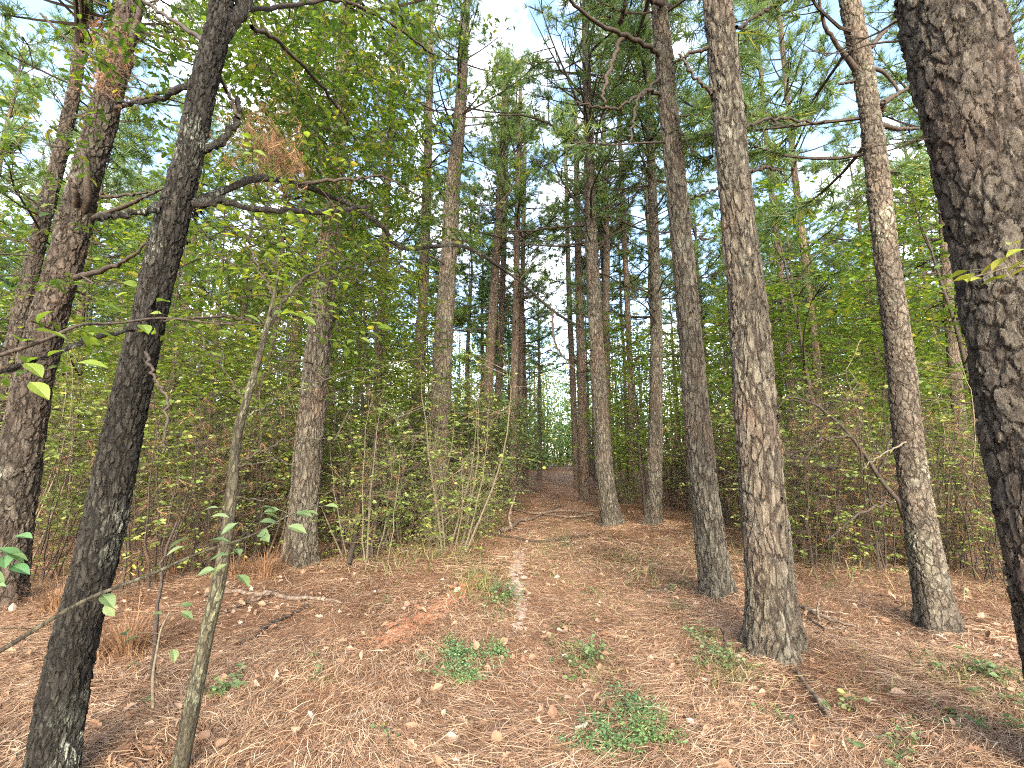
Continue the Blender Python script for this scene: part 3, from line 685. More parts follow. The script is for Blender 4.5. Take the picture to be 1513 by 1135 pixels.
# dark arching limbs of the near pines on the right
for pix in ([(982, 88, 5.1, 7.5), (955, 68, 4.9, 6.8), (930, 55, 4.7, 6.5), (880, 32, 4.3, 5.5), (830, -10, 3.9, 4)], [(990, 100, 5.1, 5), (945, 140, 5.0, 4.5), (905, 160, 5.0, 4), (850, 150, 5.1, 2)], [(925, 48, 4.7, 7), (905, 90, 4.6, 6), (893, 130, 4.5, 5), (895, 160, 4.5, 3)],
            [(915, 36, 4.6, 6), (922, 10, 4.4, 5), (930, -30, 4.2, 4)], [(985, 145, 5.1, 6), (955, 135, 5.0, 5), (940, 160, 4.9, 4), (930, 210, 4.8, 2.5)], [(990, 10, 5.1, 8), (960, 0, 4.8, 6), (930, -20, 4.6, 5)],
            [(990, 135, 5.1, 5), (1005, 190, 4.9, 4), (1028, 230, 4.8, 2)], [(1005, 320, 5.1, 4), (1035, 350, 5.2, 3), (1060, 352, 5.3, 2)]):
    limb(T12[0], T12[3], pix, jit=.014)
for pix in ([(1088, 40, 3.6, 5), (1125, 20, 3.8, 4), (1165, 0, 4.0, 3)], [(1050, 68, 3.6, 6), (1010, 85, 3.7, 4), (995, 95, 3.8, 2)], [(1098, 190, 3.6, 5), (1140, 175, 3.9, 4), (1200, 180, 4.3, 3), (1268, 176, 4.6, 2)],
            [(1052, 140, 3.6, 5), (1020, 105, 3.5, 4), (1002, 80, 3.5, 2)], [(1104, 255, 3.6, 5), (1135, 247, 3.8, 4), (1160, 258, 3.9, 2)], [(1070, 278, 3.6, 4), (1020, 292, 3.8, 2.5)]):
    limb(T13[0], T13[3], pix, jit=.010)
for pix in ([(1265, 103, 4.2, 9), (1240, 70, 4.1, 6), (1218, 35, 4.0, 5), (1208, -10, 3.9, 3)], [(1285, 72, 4.2, 8), (1305, 48, 4.3, 6), (1330, 25, 4.4, 4)], [(1300, 155, 4.2, 10), (1325, 140, 4.2, 6), (1350, 125, 4.2, 3)], [(1300, 185, 4.2, 9), (1325, 190, 4.3, 6), (1362, 190, 4.4, 3)],
            [(1285, 100, 4.2, 6), (1310, 110, 4.2, 5), (1330, 140, 4.2, 3)], [(1262, 120, 4.2, 5), (1240, 125, 4.2, 3)], [(1300, 165, 4.2, 12), (1306, 150, 4.1, 9)],
            [(1345, 650, 4.2, 3), (1315, 665, 3.9, 2.2), (1290, 680, 3.7, 1.6), (1275, 692, 3.6, 1)]):
    limb(T14[0], T14[3], pix, M_TWIG if pix[0][1] < 500 else M_DRYTWIG, jit=.004)
for pix in ([(120, 320, 4.6, 12), (130, 290, 4.5, 10), (128, 245, 4.4, 8), (118, 215, 4.4, 5)], [(108, 325, 4.6, 9), (112, 285, 4.4, 8), (100, 262, 4.3, 4)], [(140, 322, 4.6, 8), (185, 305, 4.3, 6), (215, 290, 4.1, 4), (250, 275, 3.9, 3)], [(112, 410, 4.6, 9), (150, 400, 4.3, 7), (190, 382, 4.1, 5), (225, 350, 4.0, 3)],
            [(170, 160, 4.6, 7), (215, 145, 4.4, 5), (280, 122, 4.2, 4), (310, 95, 4.1, 2.5)], [(195, 60, 4.6, 10), (206, 20, 4.5, 8), (212, -30, 4.4, 6)], [(150, 292, 4.6, 5), (190, 288, 4.4, 4), (240, 282, 4.2, 2)], [(150, 110, 4.6, 5), (100, 60, 4.9, 4), (60, 20, 5.2, 3)]):
    limb(T2[0], T2[3], pix, jit=.005)
tw = MB()
add_branches(T15[0], T15[1], T15[2], 3, 3.2, 5, .4, .9, face=(2.6, .4))

# ------------------------------------------------------------------ black oak on the left
OAKPIX = [(72, 1180, 86), (92, 1040, 79), (118, 920, 72), (150, 800, 67), (172, 690, 63), (195, 580, 54), (215, 490, 51), (238, 390, 50), (262, 300, 47), (280, 230, 40), (298, 140, 38), (318, 60, 36), (332, -20, 31)]
pts, rad, nv = stem_profile(OAKPIX, 2.25, 6.5)
oak = thing("oak_tree", pts[0], "dark leaning oak with black lichen-flecked bark at lower left", "oak tree")
OP, OR, OB = stem("trunk", OAKPIX, 2.25, M_OAK, oak, 6.5, .15, .006, .08)
OL = []
for pix in ([(285, 300, 2.25, 14), (330, 282, 2.5, 11), (390, 262, 2.8, 9), (440, 272, 3.1, 7.5), (500, 295, 3.4, 7), (560, 330, 3.7, 6.5), (590, 366, 4.0, 6), (640, 364, 4.3, 5.5), (690, 366, 4.7, 5), (760, 410, 5.2, 4.4), (815, 458, 5.8, 3.6), (870, 490, 6.3, 2)],
            [(815, 455, 5.8, 4), (820, 505, 5.9, 3.5), (835, 530, 6.0, 2.5), (850, 545, 6.0, 2)],
            [(440, 272, 3.1, 6), (520, 265, 3.3, 4), (570, 262, 3.5, 3), (620, 290, 3.8, 2)],
            [(283, 302, 2.25, 10), (330, 298, 2.3, 8), (400, 312, 2.4, 7), (470, 312, 2.6, 6), (545, 305, 2.8, 4)],
            [(290, 225, 2.25, 12), (320, 212, 2.3, 10), (348, 185, 2.4, 8), (352, 145, 2.45, 6)], [(352, 175, 2.4, 6), (338, 140, 2.4, 5), (322, 110, 2.3, 4)],
            [(322, 60, 2.25, 22), (345, 30, 2.3, 20), (372, -10, 2.4, 17), (400, -60, 2.5, 14)], [(300, 115, 2.25, 10), (270, 130, 2.4, 7), (220, 150, 2.6, 5), (170, 150, 2.9, 3)],
            [(255, 300, 2.25, 10), (215, 312, 2.1, 8), (170, 318, 2.0, 6), (140, 322, 1.9, 4)], [(240, 400, 2.25, 9), (200, 478, 2.1, 6), (140, 500, 1.95, 5), (60, 530, 1.8, 4), (-10, 555, 1.7, 3)],
            [(240, 475, 2.25, 4), (300, 470, 2.4, 4), (350, 470, 2.6, 3), (420, 490, 2.9, 2)], [(215, 520, 2.2, 5), (230, 560, 2.1, 4), (248, 600, 2.05, 4), (240, 670, 2.0, 3)],
            [(372, 40, 2.4, 7), (410, 60, 2.7, 6), (460, 110, 3.1, 5), (500, 160, 3.5, 4), (530, 215, 3.9, 3)], [(352, 15, 2.4, 7), (420, 10, 2.8, 6), (500, 0, 3.3, 5), (570, 30, 3.8, 4), (640, 80, 4.4, 3)],
            [(395, -40, 2.5, 8), (470, -40, 3.0, 7), (560, -60, 3.8, 6), (650, -40, 4.6, 4)], [(300, 60, 2.25, 7), (240, 20, 2.6, 5), (180, -20, 2.9, 4)]):
    OL.append(limb(oak, OB, pix, M_TWIG if pix[0][3] < 9 else M_OAK, jit=.006, n=30))
mbw, mbl = MB(), MB()
tg = []
def cloud(px, py, sx, sy, Y0, Y1, n, L=None):
    for _ in range(n):
        tg.append(at(rng.normal(px, sx), rng.normal(py, sy), rng.uniform(Y0, Y1)) - OB)
cloud(450, 60, 60, 60, 3.0, 4.6, 210); cloud(520, 160, 45, 70, 3.4, 5.0, 210); cloud(440, 200, 55, 60, 3.2, 4.6, 110); cloud(540, 280, 45, 60, 3.8, 5.2, 110); cloud(380, 100, 50, 60, 2.8, 3.6, 45)
cloud(250, 60, 70, 40, 2.8, 3.6, 50); cloud(600, 60, 60, 50, 4.2, 5.4, 70); cloud(650, 300, 60, 40, 4.6, 5.6, 60); cloud(60, 230, 60, 90, 3.0, 4.0, 22); cloud(460, 400, 70, 40, 3.4, 4.6, 70); cloud(350, 420, 60, 60, 3.0, 4.0, 50); cloud(90, 420, 60, 60, 2.8, 3.8, 18)
tg = np.array(tg); sk = Skel(np.concatenate([*OL, OP[OP[:, 2] > 2.0][::8]]))
dd = grow(mbw, sk, tg, .007, .0018, .09)
sprays(mbl, tg, dd, 9, .076, (OAK_V, OAK_F), .045, .45, 0, mbw)
mbw.build("twigs", M_TWIG, oak); mbl.build("crown", M_OAKLEAF, oak)

# young stem in front, leaning right
SAPPIX = [(262, 1150, 28), (285, 1040, 26), (305, 940, 24), (325, 850, 21), (342, 740, 18), (350, 650, 15), (368, 580, 12), (388, 510, 9), (402, 450, 6), (412, 400, 3)]
pts, rad, nv = stem_profile(SAPPIX, 2.35, None)
sap = thing("young_tree", pts[0], "slender olive-barked young tree leaning right, foot at the bottom edge", "young tree")
SP, SR, SB = stem("trunk", SAPPIX, 2.35, M_SAP, sap, None, .1, .008, .08)
SL = [limb(sap, SB, pix, M_SAP if k < 4 else M_TWIG, jit=.006) for k, pix in enumerate((
    [(347, 690, 2.35, 4), (400, 660, 2.4, 3), (440, 647, 2.5, 2.4), (495, 650, 2.6, 1.2)], [(347, 690, 2.35, 3), (410, 680, 2.3, 2.4), (450, 700, 2.3, 1)], [(358, 620, 2.35, 3.4), (430, 580, 2.5, 2.4), (480, 562, 2.7, 1.2)],
    [(342, 735, 2.35, 3), (400, 740, 2.4, 2), (420, 735, 2.4, 1)], [(394, 485, 2.35, 5), (440, 420, 2.6, 4), (480, 390, 2.8, 3)], [(404, 440, 2.35, 4), (380, 390, 2.5, 3), (360, 350, 2.6, 2)]))]
mbw, mbl = MB(), MB(); tg = []
for _ in range(80): tg.append(at(rng.normal(420, 60), rng.normal(390, 80), rng.uniform(2.3, 3.4)) - SB)
for _ in range(12): tg.append(at(rng.normal(330, 60), rng.normal(500, 60), rng.uniform(2.2, 3.0)) - SB)
tg = np.array(tg); dd = grow(mbw, Skel(np.concatenate([SP[SP[:, 2] > 1.2][::6], *SL])), tg, .005, .0015, .1)
sprays(mbl, tg, dd, 6, .07, (OVN_V, OVN_F), .045, .4, 0, mbw)
mbw.build("twigs", M_TWIG, sap); mbl.build("foliage", M_LEAFY, sap)

# ------------------------------------------------------------------ broad-leaved understorey trees
def understorey(seed, H, R, ntier, ntgt, nl, ls, tpl, z0=.22, lean=.1, step=.06, flat=.35, wood=M_TWIG, leaf=M_LEAF):
    """meshes (trunk, limbs, crown) of a thin tree with flat tiers of leaves"""
    global rng
    keep, rng = rng, np.random.default_rng(seed)
    n = 10; z = np.linspace(0, 1, n)
    p = np.column_stack([lean * H * z ** 1.5 * math.cos(seed) + rng.normal(size=n).cumsum() * .025, lean * H * z ** 1.5 * math.sin(seed) + rng.normal(size=n).cumsum() * .025, z * H])
    p[0] = [0, 0, -.05]; tm = MB(); tube(tm, p, np.linspace(.016 + .006 * H, .005, n), 7)
    bm, lm = MB(), MB(); pts = list(p[2:]); T = []
    for k in range(ntier):
        f = z0 + (1 - z0) * (k + rng.uniform(-.3, .3)) / ntier; f = min(max(f, .1), .98); a = k * 2.4 + rng.uniform(-.5, .5)
        i = f * (n - 1); b = p[int(i)] + (p[min(n - 1, int(i) + 1)] - p[int(i)]) * (i % 1)
        L = R * rng.uniform(.55, 1.1) * math.sqrt(max(.05, 1.05 - f)) * (.6 + .6 * min(1, f * 2))
        e = b + np.array([math.cos(a) * L, math.sin(a) * L, L * rng.uniform(.05, .45)])
        q = arc(b, e, 7, .07); tube(bm, q, np.linspace(.006 + .005 * L, .003, 7), 5); pts += list(q[1:])
        m = max(3, int(ntgt * rng.uniform(.6, 1.4)))
        u = rng.uniform(.15, 1.1, m); w = rng.normal(size=m) * .30 * L
        T.append(b + (e - b) * u[:, None] + np.column_stack([-math.sin(a) * w, math.cos(a) * w, rng.normal(size=m) * .10 * L]))
    T = np.concatenate(T); d = grow(bm, Skel(pts), T, .005, .0015, .08, 3, 3)
    sprays(lm, T, d, nl, ls, tpl, step, flat)
    r = (tm.mesh("thin_stem", [wood], True), bm.mesh("limbs", [M_TWIG]), lm.mesh("leaf_tiers", [leaf]))
    rng = keep; return r
OVt, STt, NAt = (OV_V * np.array([1, 1.15, 1]), OV_F), (STAR_V, STAR_F), (OVN_V, OVN_F)
UND = [understorey(31, 6.5, 2.2, 20, 17, 9, .11, OVt), understorey(32, 5.0, 1.9, 17, 16, 9, .105, OVt, leaf=M_LEAFY), understorey(33, 7.5, 2.3, 23, 17, 9, .11, OVt, leaf=M_LEAFY),
       understorey(34, 4.0, 1.6, 15, 18, 9, .095, OVt, leaf=M_OLIVE), understorey(35, 5.5, 1.8, 18, 19, 9, .10, OVt, z0=.12, leaf=M_OLIVE), understorey(36, 3.0, 1.7, 14, 22, 10, .105, OVt, z0=.3, leaf=M_SAGE)]
def put_understorey(k, x, y, label, group=None, s=1.0, rz=None, name="understorey_tree", cat="small tree"):
    t = thing(name, (x, y, float(gz(x, y))), label, cat, group, rng.uniform(0, 6.28) if rz is None else rz)
    for nm, me in zip(("trunk", "limbs", "crown"), UND[k]): link(nm, me, t)
    t.scale = (s, s, s); return t

# ------------------------------------------------------------------ twiggy brush
def brush(seed, H, nst, ntw, spread, nleaf, leafm, ndead, wood=M_DRYTWIG, nl=5, ls=.05, wand=.9):
    global rng
    keep, rng = rng, np.random.default_rng(seed)
    bm, lm, dm = MB(), MB(), MB(); T, DT = [], []
    for k in range(nst):
        a = rng.uniform(0, 6.28); r0 = rng.uniform(0, .35) * spread; h = H * rng.uniform(.5, 1.1); ln = rng.uniform(.05, .35) * wand
        b = np.array([math.cos(a) * r0, math.sin(a) * r0, -.03]); e = b + np.array([math.cos(a) * ln * h, math.sin(a) * ln * h, h])
        p = arc(b, e, 9, .05) + rng.normal(size=(9, 3)) * .012; p[0] = b
        tube(bm, p, np.linspace(.005 + .0035 * h, .002, 9), 4)
        for j in range(ntw):
            i = rng.uniform(.8, 7.9); q = p[int(i)] + (p[int(i) + 1] - p[int(i)]) * (i % 1)
            d = rdir(1, .15, .6)[0]; L = rng.uniform(.18, .62) * (H / 2.2) ** .5
            s = q + d * L * .5 + rng.normal(size=3) * .03; w = q + d * L + np.array([0, 0, rng.uniform(-.12, .06)])
            tube(bm, np.array([q, s, w]), [.0035, .0026, .0015], 3)
            for _ in range(2):
                d2 = norm(d + rng.normal(size=3) * .7); tube(bm, np.array([s, s + d2 * L * .35, s + d2 * L * .6 + [0, 0, -.02]]), [.0022, .0018, .001], 3)
            T.append(w); DT.append(s)
            if rng.uniform() < .5: T.append(s)
    T = np.array(T); DT = np.array(DT)
    if nleaf:
        s = rng.choice(len(T), min(len(T), nleaf), False); sprays(lm, T[s], rdir(len(s), .1, .5), nl, ls, OVt, .032, .6)
    if ndead:
        s = rng.choice(len(DT), min(len(DT), ndead), False); w = rng.integers(0, 3, len(s))
        for k in range(3): inst(dm, *DEAD[k], DT[s][w == k], rdir((w == k).sum(), -.9, .5), rdir((w == k).sum()), rng.uniform(.10, .19, (w == k).sum()))
    rng = keep
    out = [("stems", bm.mesh("brush_stems", [wood]))]
    if nleaf: out.append(("foliage", lm.mesh("brush_leaves", [leafm])))
    if ndead: out.append(("dead_needle", dm.mesh("brush_dead_needles", [M_DEADN])))
    return out
BRUSH = [brush(51, 2.5, 10, 14, 1.3, 330, M_OLIVE, 40, nl=7, ls=.06, wand=1.0), brush(52, 1.7, 12, 12, 1.0, 270, M_OLIVE, 20, nl=7, ls=.056), brush(53, 3.4, 9, 19, 1.2, 360, M_OLIVE, 40, nl=7, ls=.066, wand=.8), brush(54, 2.0, 13, 15, 1.3, 130, M_OLIVE, 130, nl=6, ls=.052, wood=M_TWIG),
         brush(55, 2.9, 11, 18, 1.2, 210, M_OLIVE, 110, nl=6, ls=.058, wand=.9, wood=M_TWIG), brush(56, 1.2, 13, 10, .9, 220, M_OLIVE, 6, nl=7), brush(57, 1.8, 11, 13, 1.2, 320, M_LEAFY, 10, nl=7, ls=.064), brush(58, 1.5, 11, 11, 1.1, 280, M_SAGE, 0, nl=7, ls=.08)]
def put_brush(k, x, y, label, group=None, s=1.0, name="shrub", cat="shrub", sz=None):
    t = thing(name, (x, y, float(gz(x, y))), label, cat, group, rng.uniform(0, 6.28))
    for nm, me in BRUSH[k]: link(nm, me, t)
    t.scale = (s, s, sz or s); return t
def cone_brush_pick(w): return int(rng.choice(len(w), p=np.array(w) / sum(w)))

taken = [np.array([o.location.x, o.location.y]) for o in col.objects if o.get("category") in ("pine tree", "oak tree")]
def free(x, y, d): return all((q[0] - x) ** 2 + (q[1] - y) ** 2 > d * d for q in taken)

# right-hand leafy trees and thicket
def ground_at(px, Y): 
    p = at(px, 700, Y); return p[0]
put_understorey(0, ground_at(1225, 8.2), 8.2, "tall leafy green tree rising behind the brown thicket left of the grey pine", s=1.12)
put_understorey(2, ground_at(1345, 9.6), 9.6, "dark green leafy tree behind the grey pine", s=1.05)
put_understorey(1, ground_at(950, 11.5), 11.5, "bright yellow-green leafy tree behind the slim pine right of the trail", s=1.0)
put_understorey(1, ground_at(1060, 10.5), 10.5, "low light green tree seen between the two scaly pines", s=.95)
put_understorey(0, ground_at(1480, 7.0), 7.0, "green leafy tree beyond the massive right-edge trunk", s=1.05)
put_understorey(5, ground_at(752, 15.5), 15.5, "pale blue-green leafy bush tree leaning over the trail's left side", s=1.2)
put_understorey(5, ground_at(715, 12.0), 12.0, "pale leafy bush tree in front of the cluster left of the trail", s=1.0)
put_understorey(3, ground_at(690, 11.0), 11.0, "olive leafy tree right of the crooked-topped pine", s=.9)
put_understorey(4, ground_at(560, 8.5), 8.5, "olive small tree between the brown pine and the crooked-topped pine", s=1.0)
put_understorey(2, ground_at(545, 10.5), 10.5, "tall light green tree filling the space left of the crooked-topped pine", s=1.05)
put_understorey(4, ground_at(360, 7.0), 7.0, "olive small tree behind the slender young tree", s=.95)
put_understorey(1, ground_at(250, 7.6), 7.6, "light green tree standing in the left thicket beyond the black oak", s=1.0)
put_understorey(0, ground_at(110, 7.8), 7.8, "green tree between the stout leaning pine and the black oak", s=1.0)
put_understorey(3, ground_at(-20, 7.0), 7.0, "olive leafy tree at the far left edge", s=1.1)

# leaning dead limb arching over the right thicket
def ground_thing(name, label, cat, pix, mat, group=None, sides=7, n=20, jit=.004, lift=.0, extra=()):
    p0 = gp(pix[0][0], pix[0][1]); t = thing(name, p0, label, cat, group)
    for k, px in enumerate((pix,) + tuple(extra)):
        P, R = [], []
        for q in px:
            p = gp(q[0], q[1], lift) if len(q) == 3 else at(q[0], q[1], q[3])
            r = q[2] * depth(p) / (2 * F_PX)
            if len(q) == 3: p[2] += r * .6
            P.append(p); R.append(r)
        p, r = smooth_path(np.array(P) - p0, R, n); p[1:-1] += rng.normal(size=(n - 2, 3)) * jit
        mb = MB(); tube(mb, p, r, sides); mb.build("branch" if k else "stem", mat, t, True)
    return t
ground_thing("bent_sapling", "dead bent sapling arching over the brown thicket in front of the grey pine", "dead sapling",
             [(1350, 838, 8), (1335, 760, 7, 5.6), (1290, 690, 6, 5.7), (1240, 625, 4.6, 5.8), (1200, 596, 3.6, 5.9), (1165, 588, 2.6, 6.0), (1145, 605, 1.2, 6.0)], M_TWIG, jit=.014,
             extra=([(1300, 700, 4, 5.7), (1320, 640, 3, 5.6), (1345, 600, 2, 5.5)], [(1260, 645, 4, 5.75), (1215, 650, 3, 5.6), (1180, 690, 2, 5.5)], [(1320, 740, 4, 5.6), (1270, 760, 3, 5.4), (1220, 800, 2, 5.3)]))
for px, Y, k, s, lab in ((1180, 6.3, 4, 1.0, "brown twiggy shrub right behind the thick scaly pine"), (1235, 6.5, 3, 1.15, "brown needle-draped shrub under the bent dead sapling"), (1290, 6.2, 4, 1.0, "tangled brown shrub left of the grey pine's foot"),
                         (1210, 7.4, 4, 1.15, "tall twiggy shrub at the back of the brown thicket"), (1275, 7.6, 3, 1.3, "dense brown shrub behind the bent dead sapling"), (1400, 6.4, 4, 1.05, "dry twiggy shrub right of the grey pine"),
                         (1445, 5.6, 3, .8, "thin dry shrub beside the massive trunk"), (1340, 7.0, 0, 1.1, "olive twiggy shrub directly behind the grey pine")):
    put_brush(k, ground_at(px, Y), Y, lab, "brush of the right thicket", s)
for px, Y, k, s, lab in ((655, 8.8, 1, 1.1, "olive shrub at the foot of the crooked-topped pine"), (600, 8.0, 0, 1.0, "tall olive shrub left of the crooked-topped pine"), (705, 9.6, 5, 1.2, "low leafy shrub spilling toward the trail's left edge"), (560, 7.2, 1, 1.0, "low olive shrub in front of the left thicket"),
                         (690, 11.5, 7, 1.1, "pale leafy shrub behind the fallen limbs on the trail"), (530, 6.9, 4, 1.0, "brown twiggy shrub right of the brown pine"), (740, 13.0, 7, 1.0, "pale shrub at the foot of the cluster left of the trail"),
                         (640, 7.6, 5, .9, "low yellow-green shrub on the bank above the painted orange sun strip"), (390, 6.4, 4, 1.0, "brown twiggy shrub left of the brown pine"), (330, 6.0, 3, 1.0, "brown shrub behind the slender young tree"), (255, 5.4, 4, 1.0, "brown needle-draped shrub right of the black oak")):
    put_brush(k, ground_at(px, Y), Y, lab, "brush of the left thicket", s)

# ------------------------------------------------------------------ the rest of the wood, stem by stem
protos = []
for i in range(6):
    H = rng.uniform(13.5, 16); n = 14; z = np.linspace(0, 1, n)
    p = np.column_stack([rng.normal(size=n).cumsum() * .03, rng.normal(size=n).cumsum() * .03, z * H - .05]); r = .125 * (1 - z) ** .75 + .012; r[0] *= 1.25
    mb = MB(); tube(mb, *smooth_path(p, r, 40), 12)
    protos.append((mb.mesh("slender_trunk", [M_PINE_FAR], True), p, r, H))
ROWDIR = math.atan(.13)
spots = []
for lat in np.arange(-34, 36, 2.7):
    if -1.7 < lat < 1.4: continue
    for y in np.arange(10.5, 33.5, 2.9):
        yy = y + rng.normal() * .5; xx = float(pathx(yy)) + .1 + lat + rng.normal() * .35
        if abs(xx) > 1.22 * yy + 1.5 or not free(xx, yy, 1.3): continue
        if rng.uniform() < .26 + .2 * (yy > 26): continue
        spots.append((xx, yy))
for y in np.arange(17, 33, 5.2):
    for sd in (-1, 1):
        yy = y + rng.normal() * .6; xx = float(pathx(yy)) + .12 + sd * rng.uniform(1.7, 2.1)
        if free(xx, yy, 1.0): spots.append((xx, yy))
far = [(x, y) for x, y in spots]
for x, y in far:
    i = int(rng.integers(6)); me, p, r, H = protos[i]; side = "left" if x < pathx(y) else "right"
    lab = ("slender pine deep in the thicket left of the trail" if y < 20 else "far thin pine of the wood left of the trail") if side == "left" else ("slender pine among the leafy trees right of the trail" if y < 20 else "far thin pine of the wood right of the trail")
    t = thing("pine_tree", (x, y, float(gz(x, y))), lab, "pine tree", lab.replace("pine", "pines", 1), rng.uniform(0, 6.28))
    link("trunk", me, t); s = rng.uniform(.75, 1.2); t.scale = (s, s, rng.uniform(.88, 1.08))
    c = link("crown", (CROWN_THIN if rng.uniform() < .6 else CROWN)[int(rng.integers(4))], t)
    zc = rng.uniform(5.6, 8.4) if abs(x - pathx(y)) > 2.6 else rng.uniform(6.0, 7.6); k = int(np.argmin(np.abs(p[:, 2] - zc))); c.location = p[k]; c.scale = (1 / s ** .5, 1 / s ** .5, (H - p[k, 2]) / 8.2); c.rotation_euler = (0, 0, rng.uniform(0, 6.28))
    if y < 26:
        for _ in range(11):
            z = rng.uniform(3.2, 9); k = int(np.argmin(np.abs(p[:, 2] - z))); b = link("branch", BRANCH[int(rng.integers(14))], t)
            b.location = p[k]; L = rng.uniform(.6, 1.8); b.scale = (L, L, L); b.rotation_euler = (rng.uniform(-.8, .8), rng.uniform(-.4, .25), rng.uniform(0, 6.28))
for px, Y, k, s_, lab in ((505, 7.6, 1, .8, "light green sapling tree right behind the brown pine"), (300, 6.6, 1, .72, "light yellow-green sapling tree behind the dead stem between oak and young tree"), (620, 10.2, 1, .85, "light green sapling tree left of the crooked-topped pine's stem"),
                     (180, 6.2, 3, .9, "small olive sapling tree close behind the black oak"), (1300, 8.8, 1, .95, "light green sapling tree over the right thicket, left of the grey pine")):
    put_understorey(k, ground_at(px, Y), Y, lab, None, s_); taken.append(np.array([ground_at(px, Y), Y]))
nu = 0
for _ in range(4000):
    if nu >= 125: break
    y = rng.uniform(8.5, 28) if rng.uniform() < .6 else rng.uniform(8.5, 18); x = rng.uniform(-1.15, 1.2) * y; lat = x - float(pathx(y))
    if -2.4 < lat < 2.3 or not free(x, y, 1.0 + .02 * y): continue
    taken.append(np.array([x, y])); nu += 1
    side = "left" if lat < 0 else "right"
    k = cone_brush_pick((.15, .25, .15, .2, .2, .05)) if side == "left" else cone_brush_pick((.3, .25, .25, .1, .1, 0))
    lab = f"thin leafy tree under the pines in the wood {side} of the trail"
    put_understorey(k, x, y, lab, f"leafy trees under the pines {side} of the trail", rng.uniform(.75, 1.15))
nb_ = 0
for _ in range(6000):
    if nb_ >= 100: break
    y = 4.8 + 22 * rng.uniform() ** 1.7; x = rng.uniform(-1.2, 1.2) * y; lat = x - float(pathx(y))
    side = "left" if lat < 0 else "right"
    if side == "left" and (lat > -1.6 or y < 5.4 + max(0, (x + 3.4)) * .75): continue
    if side == "right" and (lat < 1.6 + .3 * max(0, 13 - y) or y < 6.3): continue
    if not free(x, y, .75): continue
    taken.append(np.array([x, y])); nb_ += 1
    k = cone_brush_pick((.24, .12, .2, .12, .2, .04, .06, .02)) if side == "left" else cone_brush_pick((.2, .1, .15, .2, .2, .05, .1, 0))
    put_brush(k, x, y, f"tangled twiggy shrub in the undergrowth {side} of the trail", f"shrubs of the undergrowth {side} of the trail", rng.uniform(.75, 1.15))

# ------------------------------------------------------------------ the far wood, all round, as one mass
mb = MB(); C, S_ = [], []
def wood_tree(x, y, H, dense, leafy, big=(.2, .4)):
    z = float(gz(x, y)); 
    tube(mb, np.array([[x, y, z], [x + rng.normal() * .15, y, z + H * .5], [x + rng.normal() * .2, y, z + H]]), [.13, .09, .02], 5, 1)
    n = int(dense); k = max(3, int(n / 16))
    zc = np.where(rng.uniform(size=k) < leafy, rng.uniform(.4, 6.5, k), rng.uniform(6.5, H + .5, k)); sp = np.where(zc < 6.5, 1.5, 1.3)
    c = np.column_stack([x + rng.normal(size=k) * sp, y + rng.normal(size=k) * sp, z + zc])
    j = rng.integers(0, k, n); C.append(c[j] + rng.normal(size=(n, 3)) * np.array([.42, .42, .22])); S_.append(rng.uniform(*big, n))
cnt = 0
while cnt < 470:
    a = rng.uniform(0, 2 * math.pi); r_ = rng.uniform(27, 74); x, y = r_ * math.sin(a), r_ * math.cos(a)
    if y > 0 and abs(x) < 1.3 * y and r_ < 39: continue
    if y > 0 and abs(x - pathx(y)) < 1.9 and y < 62: continue
    if y < 6: continue
    front = abs(x) < 1.4 * y
    wood_tree(x, y, rng.uniform(13, 17) if front else rng.uniform(17, 25), 640 if front else 560, .58 if front else .35, (.2, .4) if front else (.4, .75)); cnt += 1
for x, y in ((3.2, 48), (8.9, 47), (3.9, 53), (9.6, 53), (6.8, 63), (7.8, 67), (8.6, 63), (10.2, 64), (9.4, 66)): wood_tree(x, y, 13, 1100, .75)
C = np.concatenate(C); S_ = np.concatenate(S_); k = C[:, 2] > .05; C, S_ = C[k], S_[k]
inst(mb, OV_V * np.array([1, 1.2, 1]), OV_F, C, rdir(len(C), 0, .6), rdir(len(C), .7), S_, 0)
tag(mb.build("far_wood", [M_FARLEAF, M_PINE_FAR]), kind="stuff")

# ------------------------------------------------------------------ fallen limbs, cones, small plants
ground_thing("fallen_branch", "long bare fallen branch at the foot of the brown pine", "fallen branch", [(300, 884, 5), (335, 876, 6.5), (370, 881, 6), (400, 881, 6.5), (440, 889, 6), (470, 889, 5.5), (505, 895, 4)], M_STICK, jit=.009, lift=.015, extra=([(400, 882, 4), (360, 895, 4), (300, 925, 3)], [(445, 889, 4), (437, 872, 3, 5.2), (420, 850, 2, 5.2)]))
ground_thing("fallen_branch", "dark broken stick pointing toward the long bare branch", "fallen branch", [(352, 955, 4), (380, 940, 6.5), (410, 920, 6), (455, 898, 3.5)], M_TWIG, jit=.009, lift=.01)
ground_thing("fallen_branch", "curved grey limb with a raised fork lying across the trail's left side", "fallen branch", [(738, 789, 6), (755, 783, 6), (768, 773, 5), (785, 770, 4), (805, 760, 3), (830, 748, 2)], M_STICK, lift=.03, extra=([(756, 782, 5, 9.2), (752, 765, 4, 9.25), (757, 745, 3, 9.3), (762, 733, 2, 9.3)],))
ground_thing("fallen_branch", "long thin pole lying across the trail behind the curved grey limb", "fallen branch", [(740, 752, 3), (790, 762, 3.4), (830, 758, 3.2), (878, 763, 2.4)], M_STICK, lift=.05, extra=([(800, 762, 3), (840, 768, 3), (876, 764, 3)],))
ground_thing("fallen_branch", "thin dark stick in front of the curved grey limb", "fallen branch", [(718, 790, 2), (760, 797, 3), (800, 802, 2.4), (845, 797, 2), (890, 788, 1.2)], M_TWIG, lift=.02)
